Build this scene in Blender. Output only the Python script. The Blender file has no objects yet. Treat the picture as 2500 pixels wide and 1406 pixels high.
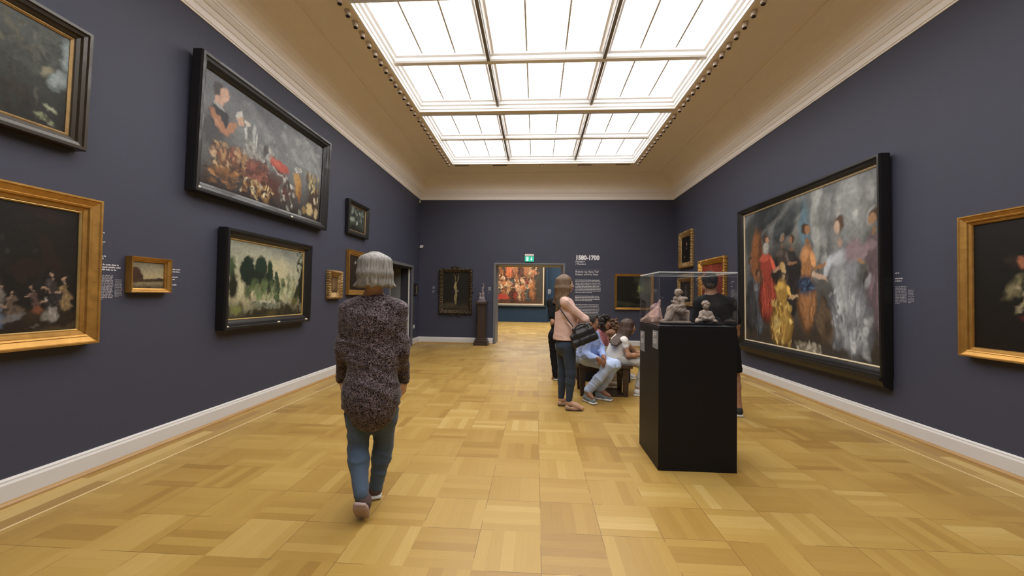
import bpy, bmesh, math, random
import numpy as np
from mathutils import Vector, Matrix
random.seed(7); np.random.seed(7)
SC = bpy.context.scene
COL = SC.collection
# ------------------------------------------------------------------ camera
CAM_H, FPX, YAW, PITCH, ROLL = 1.4, 985.96, 0.05986, 0.018924, 0.013062
def cam_axes():
    cy, sy, cp, sp = math.cos(YAW), math.sin(YAW), math.cos(PITCH), math.sin(PITCH)
    f = Vector((-sy*cp, cy*cp, sp)); r = Vector((cy, sy, 0)); u = r.cross(f)
    return math.cos(ROLL)*r+math.sin(ROLL)*u, -math.sin(ROLL)*r+math.cos(ROLL)*u, f
CR, CU, CF = cam_axes()
cam = bpy.data.cameras.new('camera'); cam_o = bpy.data.objects.new('camera', cam); COL.objects.link(cam_o)
M = Matrix((CR, CU, -CF)).transposed().to_4x4(); M.translation = (0, 0, CAM_H)
cam_o.matrix_world = M
cam.sensor_width = 36; cam.lens = 36*FPX/2500; cam.clip_start = .05; cam.clip_end = 100
SC.camera = cam_o
# ------------------------------------------------------------------ world, exposure
w = bpy.data.worlds.new('world'); SC.world = w; w.use_nodes = True
w.node_tree.nodes['Background'].inputs[0].default_value = (.6, .7, .85, 1)
w.node_tree.nodes['Background'].inputs[1].default_value = .3
SC.view_settings.view_transform = 'Standard'; SC.view_settings.look = 'None'
SC.view_settings.gamma = 1; SC.view_settings.use_curve_mapping = False
SC.view_settings.exposure = 0.0
SKY_L = 5.3        # brightness of the luminous skylight glass
GLOSS = 1.0
# room constants (metres)
XL, XR, YB, YF = -3.42, 3.857, 11.628, -2.95
ZC = 4.183         # where cornice starts
ZT = 4.80          # flat ceiling
def at(px, py, Y):
    """world point seen at picture pixel (px, py) at room depth Y"""
    d = CF + CR*((px-1250)/FPX) - CU*((py-703)/FPX)
    return Vector((0, 0, CAM_H)) + d*(Y/d.y)
def s2l(c):
    return tuple((v/255/12.92 if v/255 <= .04045 else ((v/255+.055)/1.055)**2.4) for v in c)

# ------------------------------------------------------------------ node helper
class G:
    def __init__(s, name):
        s.m = bpy.data.materials.new(name); s.m.use_nodes = True
        s.t = s.m.node_tree; s.b = s.t.nodes['Principled BSDF']
    def n(s, typ, ins=None, **kw):
        nd = s.t.nodes.new('ShaderNode'+typ)
        for k, v in kw.items(): setattr(nd, k, v)
        for k, v in (ins or {}).items(): s.put(nd.inputs[k], v)
        return nd
    def put(s, sock, v):
        if isinstance(v, bpy.types.NodeSocket): s.t.links.new(v, sock)
        elif isinstance(v, bpy.types.Node): s.t.links.new(v.outputs[0], sock)
        else:
            if hasattr(sock.default_value, '__len__') and len(sock.default_value) == 4 and len(v) == 3: v = (*v, 1)
            sock.default_value = v
    def ma(s, op, a, b=None, c=None):
        d = {0: a}
        if b is not None: d[1] = b
        if c is not None: d[2] = c
        return s.n('Math', d, operation=op).outputs[0]
    def mix(s, f, a, b, mode='MIX'):
        nd = s.n('Mix', data_type='RGBA', blend_type=mode)
        s.put(nd.inputs[0], f); s.put(nd.inputs[6], a); s.put(nd.inputs[7], b)
        return nd.outputs[2]
    def ramp(s, f, stops, interp='LINEAR'):
        nd = s.n('ValToRGB', {0: f}); cr = nd.color_ramp; cr.interpolation = interp
        while len(cr.elements) < len(stops): cr.elements.new(.5)
        for e, (p, c) in zip(cr.elements, stops): e.position = p; e.color = (*c, 1) if len(c) == 3 else c
        return nd.outputs[0]
    def obj(s): return s.n('TexCoord').outputs['Object']
    def noise(s, vec, scale, detail=3, rough=.5, out=0, dist=0):
        return s.n('TexNoise', {'Vector': vec, 'Scale': scale, 'Detail': detail, 'Roughness': rough, 'Distortion': dist}).outputs[out]
    def mp(s, vec, sc=(1, 1, 1), loc=(0, 0, 0), rot=(0, 0, 0)):
        return s.n('Mapping', {0: vec, 'Scale': sc, 'Location': loc, 'Rotation': rot}).outputs[0]
    def bump(s, h, strength=.3, dist=.01):
        s.put(s.b.inputs['Normal'], s.n('Bump', {'Height': h, 'Strength': strength, 'Distance': dist}).outputs[0])
    def set(s, col=None, rough=None, metal=None, spec=None, coat=None, sheen=None, trans=None, ior=None, alpha=None, sss=None):
        for k, v in {'Base Color': col, 'Roughness': rough, 'Metallic': metal, 'Specular IOR Level': spec, 'Coat Weight': coat,
                     'Sheen Weight': sheen, 'Transmission Weight': trans, 'IOR': ior, 'Alpha': alpha, 'Subsurface Weight': sss}.items():
            if v is not None: s.put(s.b.inputs[k], v)
        return s.m
def mat(name, col, rough=.6, metal=0, var=.12, scale=20, spec=.5, bump=0, bscale=80, coat=0, sheen=0):
    g = G(name); o = g.obj()
    f = g.noise(o, scale, 4)
    c = g.mix(f, tuple(v*(1-var) for v in col), tuple(v*(1+var) for v in col))
    if bump: g.bump(g.noise(o, bscale, 4), bump, .004)
    return g.set(c, rough, metal, spec, coat, sheen)

# ------------------------------------------------------------------ materials
def wall_mat(name, col):
    g = G(name); o = g.obj()
    f = g.noise(o, .9, 3); f2 = g.noise(o, 160, 2)
    c = g.mix(f, tuple(v*.94 for v in col), tuple(v*1.05 for v in col))
    g.bump(f2, .12, .002)
    return g.set(c, .62, spec=.35)
M_WALL = wall_mat('slate_wall_paint', (.046, .049, .077))
M_BLUE = wall_mat('blue_wall_paint', (.014, .036, .068))
M_GREYW = wall_mat('grey_wall_paint', (.20, .20, .20))
M_DARKR = wall_mat('dark_reveal_tone', (.035, .035, .045))
M_CEIL = mat('beige_ceiling_plaster', (.88, .81, .71), .8, var=.03, scale=2, spec=.2)
M_WHITE = mat('white_trim_paint', (.60, .585, .57), .45, var=.02, scale=5)
M_CORN = mat('cornice_plaster', (.86, .82, .78), .6, var=.02, scale=5)
M_SKYFR = mat('skylight_white_enamel', (.97, .97, .97), .4, var=.01)
M_GREYBAR = mat('skylight_grey_bar', (.24, .23, .22), .4, var=.05)
M_THINBAR = mat('skylight_thin_grey_bar', (.75, .75, .75), .5, var=.02)
M_GREYF = mat('grey_door_frame_paint', (.13, .13, .14), .45, var=.05)
M_BLACKFR = mat('ebonised_frame_wood', (.007, .006, .006), .42, var=.3, scale=30, coat=.2)
M_BROWNFR = mat('dark_brown_frame_wood', (.03, .022, .012), .35, var=.3, scale=25, coat=.2)
def gold_mat(name, c1, c2, rough=.4, metal=.75):
    g = G(name); o = g.obj()
    f = g.noise(o, 18, 6, .65); f2 = g.noise(o, 4, 3)
    c = g.mix(f, c1, c2); c = g.mix(g.ma('MULTIPLY', f2, .5), c, tuple(v*.45 for v in c1))
    g.bump(g.noise(o, 60, 4), .25, .004)
    return g.set(c, g.ma('ADD', g.ma('MULTIPLY', f, .25), rough-.1), metal)
M_GOLD = gold_mat('worn_gilding', (.32, .155, .035), (.78, .45, .12))
M_GOLD2 = gold_mat('bright_gilt_edge', (.55, .36, .12), (.9, .68, .3), .35)
M_GOLD3 = gold_mat('antique_gilding', (.20, .11, .04), (.62, .42, .18), .45, .6)
M_DGILT = gold_mat('blackened_gilding', (.03, .024, .015), (.17, .12, .06), .45, .5)
M_CREAM = mat('cream_liner', (.50, .42, .28), .5, var=.1)
M_PLATE = mat('cream_plate', (.75, .70, .55), .4, var=.05)
M_TEXT = mat('white_vinyl_lettering', (.72, .72, .74), .5, var=.02)
M_TEXTD = mat('grey_vinyl_lettering', (.36, .36, .40), .5, var=.02)
def wood_mat(name, c1, c2, rough=.4, sc=(3, 3, 40)):
    g = G(name); o = g.mp(g.obj(), sc)
    f = g.noise(o, 1.2, 5, .6, dist=.6)
    return g.set(g.mix(f, c1, c2), rough, coat=.15)
M_DWOOD = wood_mat('dark_pedestal_wood', (.018, .010, .008), (.05, .030, .022), .4, (30, 30, 2))
M_BENCH = wood_mat('dark_bench_wood', (.02, .012, .008), (.06, .035, .025), .4, (3, 40, 40))
M_OAKSTRIP = wood_mat('oak_shoe_strip', (.28, .155, .05), (.42, .25, .09), .5, (20, 2, 20))
M_CASE = mat('black_case_laminate', (.007, .007, .009), .5, var=.05, scale=8, spec=.22)
M_CLAY = mat('terracotta_clay', (.33, .26, .215), .7, var=.25, scale=60, bump=.3)
M_CLAY2 = mat('pink_clay', (.50, .32, .30), .7, var=.2, scale=60, bump=.3)
M_BRONZE = mat('pale_bronze', (.20, .17, .19), .45, .2, var=.3, scale=40)
def parquet():
    g = G('oak_parquet'); o = g.obj()
    xyz = g.n('SeparateXYZ', {0: o}).outputs
    A, X0, Y0 = .35668, .04267, 2.78309
    u = g.ma('DIVIDE', g.ma('SUBTRACT', xyz[0], X0), A); v = g.ma('DIVIDE', g.ma('SUBTRACT', xyz[1], Y0), A)
    iu, iv = g.ma('FLOOR', u), g.ma('FLOOR', v)
    fu, fv = g.ma('FRACT', u), g.ma('FRACT', v)
    par = g.ma('ABSOLUTE', g.ma('MODULO', g.ma('ADD', iu, iv), 2.0))
    par = g.ma('GREATER_THAN', par, .5)                           # 1: strips run along y
    def mixf(f, a, b):
        nd = g.n('Mix', data_type='FLOAT'); g.put(nd.inputs[0], f); g.put(nd.inputs[2], a); g.put(nd.inputs[3], b); return nd.outputs[0]
    across = mixf(par, fv, fu)
    NS = 5
    st = g.ma('MULTIPLY', across, NS); si = g.ma('FLOOR', st); sf = g.ma('FRACT', st)
    idv = g.n('CombineXYZ', {0: iu, 1: iv, 2: si}).outputs[0]
    r1 = g.n('TexWhiteNoise', {0: idv}, noise_dimensions='3D').outputs[0]
    tv = g.n('CombineXYZ', {0: iu, 1: iv, 2: 17.3}).outputs[0]
    r2 = g.n('TexWhiteNoise', {0: tv}, noise_dimensions='3D').outputs[0]
    # the border of straight boards beside the walls
    dl = g.ma('SUBTRACT', xyz[0], XL); dr = g.ma('SUBTRACT', XR, xyz[0])
    dw = g.ma('MINIMUM', dl, dr)
    border = g.ma('LESS_THAN', dw, .33)
    # grain
    gx = g.noise(g.mp(o, (4, 60, 1)), 1, 5, .6, dist=.4); gy = g.noise(g.mp(o, (60, 4, 1)), 1, 5, .6, dist=.4)
    grain = mixf(g.ma('MAXIMUM', par, border), gx, gy)
    bx = g.ma('FLOOR', g.ma('DIVIDE', dw, .11)); by = g.ma('FLOOR', g.ma('DIVIDE', g.ma('ADD', xyz[1], g.ma('MULTIPLY', bx, .37)), .71))
    rb = g.n('TexWhiteNoise', {0: g.n('CombineXYZ', {0: bx, 1: by, 2: 3.1}).outputs[0]}, noise_dimensions='3D').outputs[0]
    rr = mixf(border, g.ma('ADD', g.ma('MULTIPLY', r1, .46), g.ma('MULTIPLY', r2, .54)), rb)
    val = g.ma('ADD', g.ma('MULTIPLY', rr, .75), g.ma('MULTIPLY', grain, .25))
    c = g.ramp(val, [(.10, (.275, .155, .034)), (.34, (.355, .218, .052)), (.56, (.400, .258, .066)), (.76, (.445, .300, .088)), (.94, (.54, .40, .16))])
    big = g.noise(o, .55, 3)
    c = g.mix(g.ma('MULTIPLY', big, .35), c, g.mix(.5, c, (.33, .17, .05)))
    # joints
    eu = g.ma('MINIMUM', fu, g.ma('SUBTRACT', 1, fu)); ev = g.ma('MINIMUM', fv, g.ma('SUBTRACT', 1, fv))
    et = g.ma('LESS_THAN', g.ma('MINIMUM', eu, ev), .005)
    rj = g.noise(g.mp(o, (1.3, 1.3, 1)), 1.7, 2)
    et = g.ma('MULTIPLY', et, g.ma('MULTIPLY', g.ma('GREATER_THAN', rj, .48), .65))
    es = g.ma('MULTIPLY', g.ma('LESS_THAN', g.ma('MINIMUM', sf, g.ma('SUBTRACT', 1, sf)), .012), .2)
    j = g.ma('MULTIPLY', g.ma('MAXIMUM', et, es), g.ma('SUBTRACT', 1, border))
    c = g.mix(j, c, (.08, .035, .012))
    inl = g.ma('LESS_THAN', g.ma('ABSOLUTE', g.ma('SUBTRACT', dw, .335)), .009)
    c = g.mix(g.ma('MULTIPLY', inl, .8), c, (.72, .56, .30))
    g.bump(g.ma('SUBTRACT', g.ma('MULTIPLY', rr, .3), j), .12, .003)
    ro = g.ma('ADD', .30, g.ma('MULTIPLY', g.ma('ADD', rr, grain), .09))
    return g.set(c, ro, spec=.38)
M_FLOOR = parquet()
def skylight_glass():
    g = G('luminous_skylight_glass'); nt = g.t
    g.set((.9, .9, .9), .4); g.put(g.b.inputs['Emission Color'], (1.0, .975, .95)); g.b.inputs['Emission Strength'].default_value = SKY_L
    return g.m
M_SKYGL = skylight_glass()
def clear_glass():
    g = G('clear_case_glass'); nt = g.t
    # thin sheets: mostly see-through with a faint grey tint and a Fresnel reflection
    tr = g.n('BsdfTransparent', {0: (.965, .97, .975)}); gl = g.n('BsdfGlossy', {'Color': (1, 1, 1), 'Roughness': .02})
    ge = g.n('NewGeometry'); co = g.ma('ABSOLUTE', g.n('VectorMath', {0: ge.outputs['Normal'], 1: ge.outputs['Incoming']}, operation='DOT_PRODUCT').outputs['Value'])
    fr = g.ma('ADD', .03, g.ma('MULTIPLY', .97, g.ma('POWER', g.ma('SUBTRACT', 1.0, co), 5.0)))
    mx = g.n('MixShader', {0: fr, 1: tr.outputs[0], 2: gl.outputs[0]})
    out = nt.nodes['Material Output']; nt.links.new(mx.outputs[0], out.inputs[0]); return g.m
M_GLASS = clear_glass()
M_GLASSEDGE = mat('polished_glass_edge', (.55, .62, .62), .15, var=.02)

# ------------------------------------------------------------------ object helpers
def tag(o, label=None, cat=None, group=None, kind=None):
    if label: o['label'] = label
    if cat: o['category'] = cat
    if group: o['group'] = group
    if kind: o['kind'] = kind
    return o
def empty(name, loc=(0, 0, 0), rot=(0, 0, 0)):
    o = bpy.data.objects.new(name, None); COL.objects.link(o); o.location = loc; o.rotation_euler = rot; o.empty_display_size = .1
    return o
def link(name, me, m, parent=None, smooth=False, loc=None):
    o = bpy.data.objects.new(name, me); COL.objects.link(o)
    for mm in (m if isinstance(m, (list, tuple)) else [m]): me.materials.append(mm)
    if smooth: me.polygons.foreach_set('use_smooth', [True]*len(me.polygons))
    if parent: o.parent = parent
    if loc is not None: o.location = loc
    return o
def mesh(name, V, F, m, parent=None, smooth=False, loc=None):
    me = bpy.data.meshes.new(name); me.from_pydata([tuple(v) for v in V], [], [tuple(f) for f in F]); me.update()
    return link(name, me, m, parent, smooth, loc)
class MB:
    def __init__(s): s.b = bmesh.new()
    def box(s, lo, hi, bevel=0, rotz=0, piv=None):
        lo, hi = Vector(lo), Vector(hi); c = (lo+hi)/2; d = hi-lo
        r = bmesh.ops.create_cube(s.b, size=1.0)['verts']
        bmesh.ops.scale(s.b, vec=d, verts=r); bmesh.ops.translate(s.b, vec=c, verts=r)
        if bevel:
            es = list({e for v in r for e in v.link_edges})
            r2 = bmesh.ops.bevel(s.b, geom=es, offset=bevel, segments=2, profile=.6, affect='EDGES')
        return s
    def cyl(s, a, b, ra, rb=None, n=20):
        a, b = Vector(a), Vector(b); rb = ra if rb is None else rb
        r = bmesh.ops.create_cone(s.b, cap_ends=True, segments=n, radius1=ra, radius2=rb, depth=(b-a).length)['verts']
        q = Vector((0, 0, 1)).rotation_difference((b-a).normalized())
        bmesh.ops.rotate(s.b, cent=(0, 0, 0), matrix=q.to_matrix(), verts=r); bmesh.ops.translate(s.b, vec=(a+b)/2, verts=r)
        return s
    def lathe(s, prof, n=24, c=(0, 0, 0), phase=0):
        rings = []
        for r, z in prof:
            rings.append([s.b.verts.new((c[0]+r*math.cos(phase+2*math.pi*i/n), c[1]+r*math.sin(phase+2*math.pi*i/n), c[2]+z)) for i in range(n)])
        for a, b in zip(rings, rings[1:]):
            for i in range(n): s.b.faces.new((a[i], a[(i+1) % n], b[(i+1) % n], b[i]))
        s.b.faces.new(rings[0][::-1]); s.b.faces.new(rings[-1]); return s
    def prism(s, pts, y0, y1, axis=1):
        def mk(p, t):
            q = [p[0], p[1]]; q.insert(axis, t); return s.b.verts.new(q)
        A = [mk(p, y0) for p in pts]; B = [mk(p, y1) for p in pts]; n = len(pts)
        for i in range(n): s.b.faces.new((A[i], A[(i+1) % n], B[(i+1) % n], B[i]))
        s.b.faces.new(A[::-1]); s.b.faces.new(B); return s
    def tube(s, pts, r, n=8):
        pts = [Vector(p) for p in pts]; rings = []; up = Vector((0, 0, 1))
        for i, p in enumerate(pts):
            t = (pts[min(i+1, len(pts)-1)]-pts[max(i-1, 0)]).normalized()
            a = t.cross(up); a = a.normalized() if a.length > 1e-3 else t.cross(Vector((1, 0, 0))).normalized(); b = t.cross(a)
            rr = r[i] if isinstance(r, (list, tuple)) else r
            rings.append([s.b.verts.new(p+a*rr*math.cos(2*math.pi*k/n)+b*rr*math.sin(2*math.pi*k/n)) for k in range(n)])
        for A, B in zip(rings, rings[1:]):
            for k in range(n): s.b.faces.new((A[k], A[(k+1) % n], B[(k+1) % n], B[k]))
        s.b.faces.new(rings[0][::-1]); s.b.faces.new(rings[-1]); return s
    def done(s, name, m, parent=None, smooth=False, loc=None):
        bmesh.ops.recalc_face_normals(s.b, faces=s.b.faces[:])
        me = bpy.data.meshes.new(name); s.b.to_mesh(me); s.b.free()
        return link(name, me, m, parent, smooth, loc)
def struct(o): o['kind'] = 'structure'; return o

# ------------------------------------------------------------------ setting
# wall slabs with openings: list of boxes
WT = .8
D1 = (9.25, 10.90, 2.13)            # door_1 in the left wall: y0, y1, top
D2 = (-1.185, .775, 2.30)           # door_2 in the back wall: x0, x1, top
m = MB(); m.box((XL-WT, YF, 0), (XL, D1[0], 4.45)); m.box((XL-WT, D1[1], 0), (XL, YB+WT, 4.45)); m.box((XL-WT, D1[0], D1[2]), (XL, D1[1], 4.45))
struct(m.done('wall_left', M_WALL))
m = MB(); m.box((XR, YF, 0), (XR+.4, YB, 4.45)); struct(m.done('wall_right', M_WALL))
m = MB(); m.box((XL, YB, 0), (D2[0], YB+WT, 4.45)); m.box((D2[1], YB, 0), (XR+.4, YB+WT, 4.45)); m.box((D2[0], YB, D2[2]), (D2[1], YB+WT, 4.45))
struct(m.done('wall_back', M_WALL))
m = MB(); m.box((XL-WT, YF-.3, 0), (XR+.4, YF, 4.45)); struct(m.done('wall_front', M_WALL))
NY0, NY1, NX0, NX1 = YB+WT, 22.3, -5.2, 6.2
m = MB(); m.box((-8, YF-.5, -.2), (XR+3, NY1+1, 0)); struct(m.done('floor', M_FLOOR))
# next gallery
m = MB(); m.box((NX0, 22.1, 0), (NX1, 22.4, 4.6)); struct(m.done('wall_far', M_BLUE))
m = MB(); m.box((-4.2, 21.58, 0), (.62, 22.1, 4.0)); struct(m.done('wall_partition', M_BLUE))
m = MB(); m.box((NX0-.3, NY0, 0), (NX0, 22.4, 4.6)); struct(m.done('wall_far_left', M_BLUE))
m = MB(); m.box((NX1, NY0, 0), (NX1+.3, 22.4, 4.6)); struct(m.done('wall_far_right', M_BLUE))
m = MB(); m.box((NX0, NY0, 4.6), (-2.5, 22.4, 4.8)); m.box((3.5, NY0, 4.6), (NX1, 22.4, 4.8)); m.box((-2.5, NY0, 4.6), (3.5, 13.6, 4.8)); m.box((-2.5, 21.2, 4.6), (3.5, 22.4, 4.8))
struct(m.done('ceiling_far', M_CEIL))
r = struct(empty('window_5', (0, 17, 4.7)))  # unseen luminous panel with bars, added to light the next gallery
MB().box((-2.5, -3.4, .04), (3.5, 4.2, .08)).done('glazing', M_SKYGL, r)
m = MB(); m.box((-.05, -3.4, -.04), (.05, 4.2, .02)); m.box((-2.5, .3, -.04), (3.5, .4, .02)); m.done('glazing_bar', M_GREYBAR, r)
# side room seen through door_1
m = MB(); m.box((-7.2, 7.5, 0), (-7.0, 13.2, 3.6)); m.box((-7, 7.3, 0), (XL-WT, 7.5, 3.6)); m.box((-7, 13.2, 0), (XL-WT, 13.4, 3.6)); struct(m.done('wall_side_room', M_GREYW))
m = MB(); m.box((-7.2, 7.3, 3.6), (XL-WT, 13.4, 3.7)); struct(m.done('ceiling_side_room', M_CEIL))
# ceiling: cove swept round the room, then flat border with the skylight opening
SX0, SX1, SYF = -2.225, 2.455, 10.32
BAY = 2.97; BEAM = .13
NB = 4
SY0 = SYF-NB*BAY+BEAM                 # near edge of the rearmost bay
def ring_sweep(prof, name, m, smooth=True, parent=None):
    V, F = [], []
    for ins, z in prof:
        for (x, y) in ((XL+ins, YF+ins), (XR-ins, YF+ins), (XR-ins, YB-ins), (XL+ins, YB-ins)): V.append((x, y, z))
    for k in range(len(prof)-1):
        for i in range(4):
            a, b = k*4+i, k*4+(i+1) % 4; F.append((a, b, b+4, a+4))
    o = mesh(name, V, F, m, parent); return o
cove = [(.0, 4.40)]+[(.10+.50*(1-math.cos(t*math.pi/2)), 4.39+.385*math.sin(t*math.pi/2)) for t in [i/10 for i in range(11)]]
cove += [(.60, 4.79), (.66, 4.80)]
V, F = [], []
prof = cove+[('in', ZT), ('in', ZT+.12), ('in2', ZT+.12), ('in2', 5.3), ('out', 5.3)]
for ins, z in prof:
    if ins == 'in': q = ((SX0, SY0), (SX1, SY0), (SX1, SYF), (SX0, SYF))
    elif ins == 'in2': q = ((SX0-.02, SY0-.02), (SX1+.02, SY0-.02), (SX1+.02, SYF+.02), (SX0-.02, SYF+.02))
    elif ins == 'out': q = ((XL-.3, YF-.3), (XR+.3, YF-.3), (XR+.3, YB+.3), (XL-.3, YB+.3))
    else: q = ((XL+ins, YF+ins), (XR-ins, YF+ins), (XR-ins, YB-ins), (XL+ins, YB-ins))
    V += [(x, y, z) for x, y in q]
for k in range(len(prof)-1):
    for i in range(4):
        a, b = k*4+i, k*4+(i+1) % 4; F.append((a, a+4, b+4, b))
n0 = len(V)
o = struct(mesh('ceiling', V, F, M_CEIL))
# beams of the ceiling between the skylight bays
m = MB()
beams = []
for k in range(1, NB):
    yb1 = SYF-k*BAY+BEAM; beams.append((yb1-BEAM, yb1)); m.box((SX0, yb1-BEAM, ZT), (SX1, yb1, ZT+.3))
struct(m.done('trim_2', M_CEIL))
corn = [(0, ZC-.012), (.012, ZC-.012), (.012, ZC+.004), (.022, ZC+.010), (.022, ZC+.075), (.034, ZC+.085), (.050, ZC+.125), (.050, ZC+.135), (.062, ZC+.138),
        (.085, ZC+.165), (.085, ZC+.172), (.10, ZC+.185), (.10, ZC+.205), (.112, ZC+.212), (.112, ZC+.235), (0, ZC+.235)]
struct(ring_sweep(corn, 'trim_1', M_CORN))
# baseboards
def baseboard(name, segs):
    r = struct(empty(name, (0, 0, 0)))
    m = MB(); m2 = MB()
    for (a, b, side) in segs:
        for prof, mm in (([(0, 0), (.026, 0), (.026, .135), (.018, .150), (.018, .160), (.008, .172), (0, .172)], m), ([(.026, 0), (.052, 0), (.050, .012), (.040, .024), (.026, .030)], m2)):
            if side == 'L': mm.prism([(XL+p, z) for p, z in prof], a, b)
            elif side == 'R': mm.prism([(XR-p, z) for p, z in prof], a, b)
            elif side == 'B': mm.prism([(YB-p, z) for p, z in prof], a, b, axis=0)
            elif side == 'F': mm.prism([(YF+p, z) for p, z in prof], a, b, axis=0)
    m.done('board', M_WHITE, r); m2.done('shoe_strip', M_OAKSTRIP, r)
baseboard('baseboard_left', [(YF, D1[0]-.09, 'L'), (D1[1]+.09, YB, 'L')])
baseboard('baseboard_right', [(YF, YB, 'R')])
baseboard('baseboard_back', [(XL, D2[0]-.05, 'B'), (D2[1]+.05, XR, 'B')])
baseboard('baseboard_front', [(XL, XR, 'F')])
# doorways
r = struct(empty('door_2', ((D2[0]+D2[1])/2, YB, 0)))
cx = (D2[0]+D2[1])/2; hw = (D2[1]-D2[0])/2
m = MB()
for s in (-1, 1):
    m.box(sorted([s*hw, s*(hw+.045)])[0:1]+[-.03, 0], [sorted([s*hw, s*(hw+.045)])[1], 0, D2[2]+.045])
m.box((-hw, -.03, D2[2]), (hw, 0, D2[2]+.045)); m.done('architrave', M_GREYF, r)
m = MB()
for s in (-1, 1): m.box((min(s*hw, s*(hw-.02)), -.01, 0), (max(s*hw, s*(hw-.02)), WT, D2[2]-.02))
m.box((-hw, -.01, D2[2]-.02), (hw, WT, D2[2])); m.done('lining', M_GREYF, r)
r = struct(empty('door_1', (XL, (D1[0]+D1[1])/2, 0)))
hw = (D1[1]-D1[0])/2
m = MB()
m.box((0, -hw-.08, 0), (.035, -hw, D1[2]+.07)); m.box((0, hw, 0), (.035, hw+.07, D1[2]+.07)); m.box((0, -hw, D1[2]), (.035, hw, D1[2]+.07)); m.done('architrave', M_GREYF, r)
MB().box((-WT, hw-.03, 0), (-.30, hw, D1[2]-.03)).done('lining', M_GREYW, r)
MB().box((-.30, hw-.015, 0), (-.06, hw, D1[2]-.03)).done('dark_recess_panel', M_DARKR, r)  # flat panel, the dark of a recess put into its colour
MB().box((-.075, hw-.05, 0), (-.045, hw-.015, D1[2]-.03)).done('edge_strip', M_WHITE, r)
MB().box((-WT, -hw, D1[2]-.03), (0, hw, D1[2])).done('head_lining', M_DARKR, r)
MB().box((-WT, -hw, 0), (0, -hw+.02, D1[2]-.03)).done('lining', M_GREYF, r)

# skylight bays: window_1 (farthest) .. window_4
ZG = 5.0
colx = [SX0, -.743, .950, SX1]
for k in range(NB):
    y1 = SYF-k*BAY; y0 = y1-BAY+BEAM
    r = struct(empty('window_%d' % (k+1), ((SX0+SX1)/2, (y0+y1)/2, ZT)))
    ox, oy = (SX0+SX1)/2, (y0+y1)/2
    # stepped perimeter frame (splayed steps)
    st = [(.0, -.012), (.022, -.012), (.03, .02), (.045, .035), (.05, .075), (.075, .095), (.08, .135), (.11, .155), (.115, .20)]
    V, F = [], []
    for ins, z in st:
        for (x, y) in ((SX0+ins, y0+ins), (SX1-ins, y0+ins), (SX1-ins, y1-ins), (SX0+ins, y1-ins)): V.append((x-ox, y-oy, z))
    for q in range(len(st)-1):
        for i in range(4):
            a, b = q*4+i, q*4+(i+1) % 4; F.append((a, a+4, b+4, b))
    mesh('frame', V, F, M_SKYFR, r)
    ym = y0+(y1-y0)/2
    m = MB(); prof = [(-.10, .20), (-.095, .15), (-.065, .13), (-.06, .09), (-.04, .07), (.04, .07), (.06, .09), (.065, .13), (.095, .15), (.10, .20)]
    m.prism([(ym-oy+p, z) for p, z in prof], SX0+.02-ox, SX1-.02-ox, axis=0); m.done('crossbar', M_SKYFR, r)
    for cxx in colx[1:3]:
        m = MB(); m.prism([(cxx-ox-.030, .20), (cxx-ox-.022, .062), (cxx-ox+.022, .062), (cxx-ox+.030, .20)], y0-oy+.03, ym-.05-oy); m.prism([(cxx-ox-.030, .20), (cxx-ox-.022, .062), (cxx-ox+.022, .062), (cxx-ox+.030, .20)], ym+.05-oy, y1-oy-.03)
        m.done('mullion', M_GREYBAR, r)
        m = MB()
        for s in (-1, 1):
            for (ya, yb_) in ((y0+.11, ym-.1), (ym+.1, y1-.11)):
                m.prism([(cxx-ox+s*.03, .20), (cxx-ox+s*.03, .12), (cxx-ox+s*.055, .15), (cxx-ox+s*.085, .16), (cxx-ox+s*.09, .20)], ya-oy, yb_-oy)
        m.done('mullion_casing', M_SKYFR, r)
    for c in range(3):
        for (ya, yb_) in ((y0+.115, ym-.1), (ym+.1, y1-.115)):
            xa, xb = colx[c]+(.115 if c == 0 else .03), colx[c+1]-(.115 if c == 2 else .03)
            m = MB()
            m.box((xa-ox, ya-oy, .2), (xb-ox, yb_-oy, .21)); gl = m.done('glazing', M_SKYGL, r)
            m = MB()
            for t in (1, 2):
                xx = colx[c]+(colx[c+1]-colx[c])*t/3-ox
                m.box((xx-.012, ya-oy, .175), (xx+.012, yb_-oy, .199))
            m.done('glazing_bar', M_THINBAR, gl)
# ------------------------------------------------------------------ spotlights, vents, detector on the ceiling
M_SPOT = mat('brown_spot_housing', (.62, .52, .42), .8, var=.1)
M_LENS = mat('dark_spot_lens', (.03, .018, .012), .2, var=.1)
def make_spot(side):
    r = empty('ceiling_spotlight')
    m = MB(); m.cyl((0, 0, 0), (0, 0, -.014), .036, .034, 20); m.cyl((0, 0, -.012), (side*-.012, -.004, -.075), .031, .031, 20); m.done('housing', M_SPOT, r, False)
    MB().cyl((side*-.012, -.004, -.075), (side*-.013, -.004, -.082), .026, .024, 20).done('lens', M_LENS, r)
    return r
def dup(root, loc):
    c = root.copy(); COL.objects.link(c); c.location = loc
    for ch in list(root.children):
        d = ch.copy(); COL.objects.link(d); d.parent = c
        for g2 in list(ch.children):
            e = g2.copy(); COL.objects.link(e); e.parent = d
    return c
ORD = ('first second third fourth fifth sixth seventh eighth ninth tenth eleventh twelfth thirteenth fourteenth fifteenth sixteenth seventeenth eighteenth nineteenth twentieth '
       'twenty-first twenty-second twenty-third twenty-fourth twenty-fifth twenty-sixth twenty-seventh twenty-eighth twenty-ninth').split()
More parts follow.
